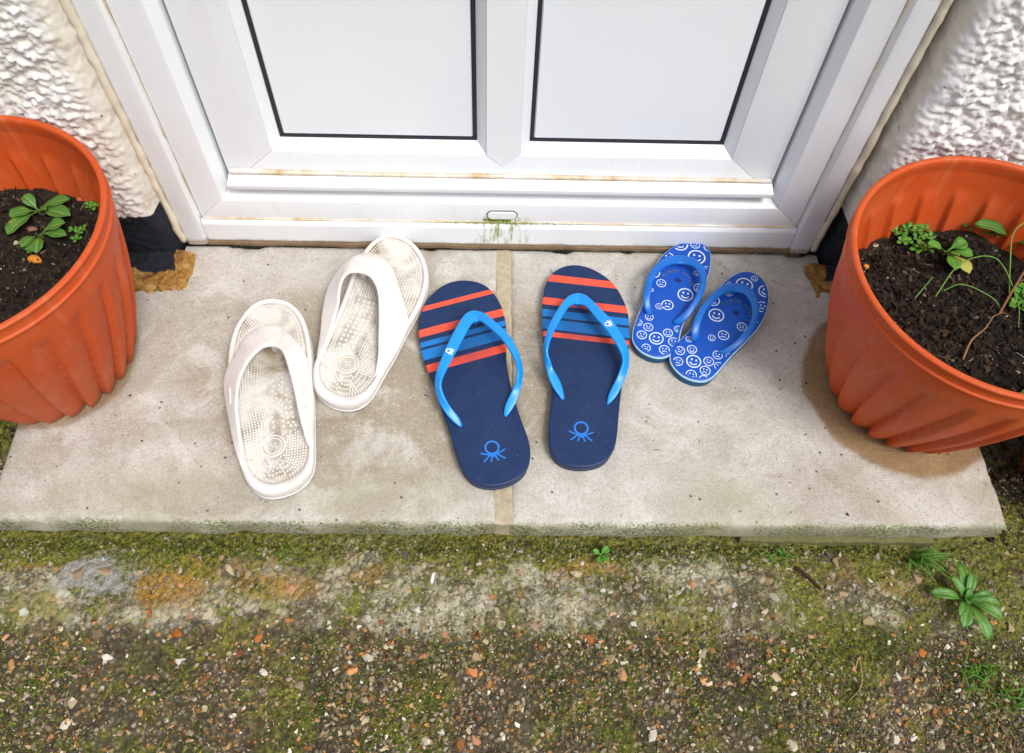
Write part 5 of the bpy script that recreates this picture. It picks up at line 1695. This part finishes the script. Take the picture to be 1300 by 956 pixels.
# pale flat stones bedded in the ledge
n0 = len(placed)
while len(placed) < n0 + 80:
    x, y = random.uniform(-.20, .48), random.uniform(-.105, -.03)
    s = random.uniform(.0035, .0085)
    if free(x, y, s):
        v = random.uniform(.8, 1.1)
        add_pebble(x, y, s, [q * v for q in lin(random.choice(['#b7b5a4', '#a8a892', '#c4c0b0', '#9c9a7c', '#b8a88c', '#8f8d6a']))], .55)
while len(placed) < 298 and tries < 20000:
    tries += 1
    x, y = random.uniform(-.62, .70), random.uniform(-.262, -.012)
    if y > -.09 and random.random() < .45:
        continue
    s = min(.0098, .0046 + random.expovariate(1 / .0019))
    if free(x, y, s):
        add_pebble(x, y, s, PCOL[rng.choice(len(PCOL), p=PW)])
N = 62000
x = rng.uniform(-.74, .80, N); y = rng.uniform(-.34, .10, N)
q = np.stack([x, y, 0 * x], 1)
dens = fbm(q, 14, 3, 51)
wob = (fbm(q, 9, 3, 3) - .5) * .05
low = np.clip((-.10 - y - wob) / .02, 0, 1)
keep = (rng.uniform(size=N) < (.38 + .62 * low) * np.clip(dens * 2.2 - .35, .15, 1)) & ~((np.abs(x) < .604) & (y > -.002)) & ~((x > .09) & (x < .55) & (y > -.008))
x, y = x[keep], y[keep]
s = np.minimum(.0050, .0010 + rng.exponential(.0010, len(x)))
z = ground_h(np.stack([x, y, 0 * x], 1)) + s * .15
lz = np.clip((y + .10) / .02, 0, 1)
cols = [np.array(PCOL[i]) * rng.uniform(.35, 1.2) * (1 - .5 * l) + .5 * l * np.array((.40, .38, .29)) for i, l in zip(rng.choice(len(PCOL), len(x), p=PW), lz)]
gv = scatter_mesh('gravel', TEMPL, np.stack([x, y, z], 1), s, cols, GRAV, None, .5)
tag(gv, 'fine gravel and grit showing through the old concrete', 'gravel', kind='stuff')

# dead leaves and bark bits gathered beside the step
N = 900
x = np.r_[rng.uniform(.603, .74, 450), rng.uniform(-.74, -.603, 450)]
y = rng.uniform(-.02, .34, N)
z = ground_h(np.stack([x, y, 0 * x], 1)) + .002
s = rng.uniform(.002, .0055, N)
cols = []
for k in range(N):
    b = rng.uniform(.008, .05)
    cols.append((b * 1.5, b, b * .55))
lt = scatter_mesh('leaf_litter', SLIVER + TEMPL[:2], np.stack([x, y, z], 1), s, cols, SOILM, None, .6)
tag(lt, 'dark leaf litter and bark bits lying on the ground along the step sides', 'litter', kind='stuff')

# moss: many short upright blades
MOSSM = Mat('moss', rough=.8, spec=.2)
_a = MOSSM.n('Attribute', _attribute_name='stone_colour')
MOSSM.color(_a.outputs['Color'])
N = 260000
x = rng.uniform(-.74, .80, N); y = rng.uniform(-.34, .10, N)
q = np.stack([x, y, 0 * x], 1)
wob = (fbm(q, 9, 3, 3) - .5) * .05
m1 = fbm(q, 11, 4, 71)
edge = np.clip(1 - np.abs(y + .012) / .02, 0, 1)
low = np.clip((-.095 - y - wob) / .02, 0, 1)
pr = np.clip((m1 - .43) * 7, 0, 1) * (.25 + .75 * low) + edge * np.clip((fbm(q, 7, 2, 90) - .38) * 4, 0, 1) * .8
keep = (rng.uniform(size=N) < pr) & ~((np.abs(x) < .604) & (y > -.002)) & ~((x > .09) & (x < .55) & (y > -.007))
x, y = x[keep], y[keep]
n = len(x)
z = ground_h(np.stack([x, y, 0 * x], 1)) - .0004
h = rng.uniform(.0012, .0036, n) * (.8 + .5 * edge[keep])
step_tone = 1 - .45 * edge[keep][:, None]  # moss itself grows darker olive next to the step
a = rng.uniform(0, 6.283, n)
w = rng.uniform(.0006, .0015, n)
ln = rng.normal(0, .0012, (n, 2))
V = np.zeros((n, 3, 3))
V[:, 0] = np.stack([x + w * np.cos(a), y + w * np.sin(a), z], 1)
V[:, 1] = np.stack([x - w * np.cos(a), y - w * np.sin(a), z], 1)
V[:, 2] = np.stack([x + ln[:, 0], y + ln[:, 1], z + h], 1)
F = np.arange(n * 3).reshape(n, 3)
mo = np_mesh('moss', V.reshape(-1, 3), F, MOSSM, None, False)
base = np.array([lin('#4c6a16')[:3], lin('#6c8a20')[:3], lin('#2c4010')[:3], lin('#858a27')[:3]])
cl = base[rng.integers(0, 4, n)] * rng.uniform(.4, 1.5, (n, 1)) * (.45 + 1.1 * fbm(np.stack([x, y, 0 * x], 1), 60, 2, 33))[:, None] * step_tone
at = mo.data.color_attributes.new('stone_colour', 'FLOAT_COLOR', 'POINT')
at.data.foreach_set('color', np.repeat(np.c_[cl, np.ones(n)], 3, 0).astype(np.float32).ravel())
tag(mo, 'short olive moss growing in patches over the concrete', 'moss', kind='stuff')

# algae tufts under the drainage slot and along the step's front edge
def tufts(name, pts, hmin, hmax, label, parent=None, out=None, colset=('#56691a', '#7d9430', '#3c4a14')):
    n = len(pts)
    a = rng.uniform(0, 6.283, n)
    w = rng.uniform(.0004, .0009, n)
    h = rng.uniform(hmin, hmax, n)
    d = np.tile(np.array(out or (0, 0, 1.0)), (n, 1)) + rng.normal(0, .5, (n, 3))
    V = np.zeros((n, 3, 3))
    t = np.stack([np.cos(a), np.sin(a) * .3, np.sin(a)], 1)
    V[:, 0] = pts + t * w[:, None]; V[:, 1] = pts - t * w[:, None]; V[:, 2] = pts + d * h[:, None]
    o = np_mesh(name, V.reshape(-1, 3), np.arange(n * 3).reshape(n, 3), MOSSM, parent, False)
    b = np.array([lin(c)[:3] for c in colset])
    cl = b[rng.integers(0, len(b), n)] * rng.uniform(.7, 1.25, (n, 1))
    at = o.data.color_attributes.new('stone_colour', 'FLOAT_COLOR', 'POINT')
    at.data.foreach_set('color', np.repeat(np.c_[cl, np.ones(n)], 3, 0).astype(np.float32).ravel())
    tag(o, label, 'algae' if not parent else None, kind='stuff')
    return o
pp = []
for k in range(900):
    u = rng.uniform()
    xx = (-.0155 + rng.normal() * .0055) if u < .55 else (.0015 + rng.normal() * .0035)
    pp.append((xx, .4146, rng.uniform(.0525, .0605)))
for k in range(500):
    xx = -.004 + rng.normal() * .045
    pp.append((xx, .4125, .0515 + rng.uniform(0, .002)))
tufts('slot_algae', np.array(pp), .0006, .0022, 'green algae growing under the drainage slot of the door frame', None, (0, -1.0, -.3), ('#7f9430', '#a3b24a', '#5a6d1c'))
pp = []
for k in range(2600):
    xx = rng.uniform(-.33, .56)
    if fbm(np.array([[xx, 0, 0]]), 16, 2, 5)[0] > rng.uniform(.42, .62):
        zz = -abs(rng.normal()) * .008 - .004
        pp.append((xx, -.0012 + .0015 * (zz > -.004), max(zz, -.030)))
tufts('edge_moss', np.array(pp), .0003, .0010, 'thin green moss on the front edge of the concrete step', None, (0, -.7, .5))

# weeds
b = (.545, -.074, float(gz(.545, -.074)))
plant('rosette_weed', b, [(-.044, .006, .010, .013), (-.016, .024, .016, .010), (.000, .040, .014, .013), (.010, .028, .018, .011), (.036, -.008, .012, .012), (.034, -.024, .012, .013),
                          (.014, -.046, .004, .014), (-.014, -.034, .008, .014), (-.018, -.022, .014, .011), (.030, .004, .012, .010), (.004, .010, .016, .007), (-.006, -.010, .018, .007), (.012, -.006, .018, .007)], LEAF_C,
      'green rosette weed with blunt strap-shaped leaves growing in the path', 'weed', crown=.006, lift=.4, stalk=.04, cup=.22, rnd=.72)

def grass_tuft(x, y, n, length, spread, lean, label, seed):
    r = random.Random(seed)
    root = tag(empty('grass_tuft', (x, y, float(gz(x, y)))), label, 'grass', 'grass tufts by the step')
    for k in range(n):
        a = r.uniform(0, 6.283)
        l = length * r.uniform(.55, 1.15)
        bx, by = r.gauss(0, spread), r.gauss(0, spread * .6)
        tx = bx + math.cos(a) * l * .55 + lean[0] * l
        ty = by + math.sin(a) * l * .45 + lean[1] * l
        if y + ty > -.006 and x + tx < .605:
            ty = -.006 - y - r.uniform(0, .01)
        leaf_obj(root, GRASSB, (bx, by, -.002), (tx, ty, l * r.uniform(.25, .6)), .0026 * r.uniform(.7, 1.3), name='blade', lift=.35, cup=.3, nu=3, nv=7, stalk=0, shape=.55, rnd=0)
    return root
GRASSB = mat_leaf('grass_leaf', '#3d6f1e', '#6f9a3a', '#a9c070')
grass_tuft(.505, -.020, 26, .055, .008, (.25, -.35), 'grass tuft fanning out from under the front right corner of the step', 1)
grass_tuft(.335, -.018, 16, .028, .006, (0, -.25), 'small dark grass tuft under the front edge of the step', 2)
grass_tuft(.545, -.150, 34, .050, .013, (.05, -.15), 'grass tuft on the path below the rosette weed', 3)
grass_tuft(.575, -.180, 22, .042, .012, (.1, -.1), 'grass tuft at the far end of the weedy crack', 4)
grass_tuft(-.262, -.020, 6, .018, .004, (0, -.3), 'few short grass blades under the step beside ochre stain', 5)
b = (.118, -.022, float(gz(.118, -.022)))
plant('sprout', b, [(-.010, .004, .006, .007), (.008, -.010, .007, .008), (.010, .008, .006, .009), (-.004, -.012, .006, .007)], LEAF_B, 'tiny bright green sprout under the front edge of the step', 'weed', crown=.005, lift=.15, stalk=.1)
STRAW = mat_plain('straw', '#8c7448', '#b59a68', 120, .8, .3)
DARKT = mat_plain('dark_bark', '#1d150e', '#45321f', 120, .85, .6)
# dry bits on the path
for lab, pts, r_ in (('dark twig fragment lying on the pale ledge', [(.355, -.034, 0), (.368, -.046, .003), (.381, -.060, .001)], .0026),
                     ('thin curved straw on the dark path', [(.405, -.150, .001), (.412, -.136, .004), (.408, -.165, .004), (.392, -.182, .001)], .0008),
                     ('short straw on the mossy concrete near the step edge', [(-.190, -.034, .001), (-.180, -.026, .004), (-.170, -.018, .002)], .0012)):
    P = [(a, b_, float(gz(a, b_)) + c + r_ * .5) for a, b_, c in pts]
    stem_thing('twig', P, r_, DARKT if 'dark twig' in lab else STRAW, lab, 'twig', 'dry twigs on the path', 'stem')

# grit scattered on the step
N = 260
x = rng.uniform(-.58, .58, N); y = rng.uniform(.012, .395, N)
keep = ~((np.abs(x) > .44) & (y > .30)) & (np.hypot(x - RPOT.x, y - RPOT.y) > .112) & (np.hypot(x - LPOT.x, y - LPOT.y) > .112) & (np.abs(x) > .011)
for k_ in SHOES:
    d = SHOES[k_]
    c, s_ = math.cos(-d['a']), math.sin(-d['a'])
    lx, ly = x - d['c'][0], y - d['c'][1]
    keep &= ~inside(np.array(d['o']) * 1.06, np.stack([c * lx - s_ * ly, s_ * lx + c * ly], 1))
x, y = x[keep], y[keep]
s = np.minimum(.0030, .0005 + rng.exponential(.0006, len(x)))
cols = [((.03, .024, .017) if rng.uniform() < .75 else (.3, .22, .13)) for _ in x]
gt = scatter_mesh('grit', SLIVER + TEMPL[:3], np.stack([x, y, s * .3 + .0002], 1), s * .8, cols, SOILM, None, .4)
tag(gt, 'dark grit and leaf crumbs scattered over the concrete step', 'grit', kind='stuff')
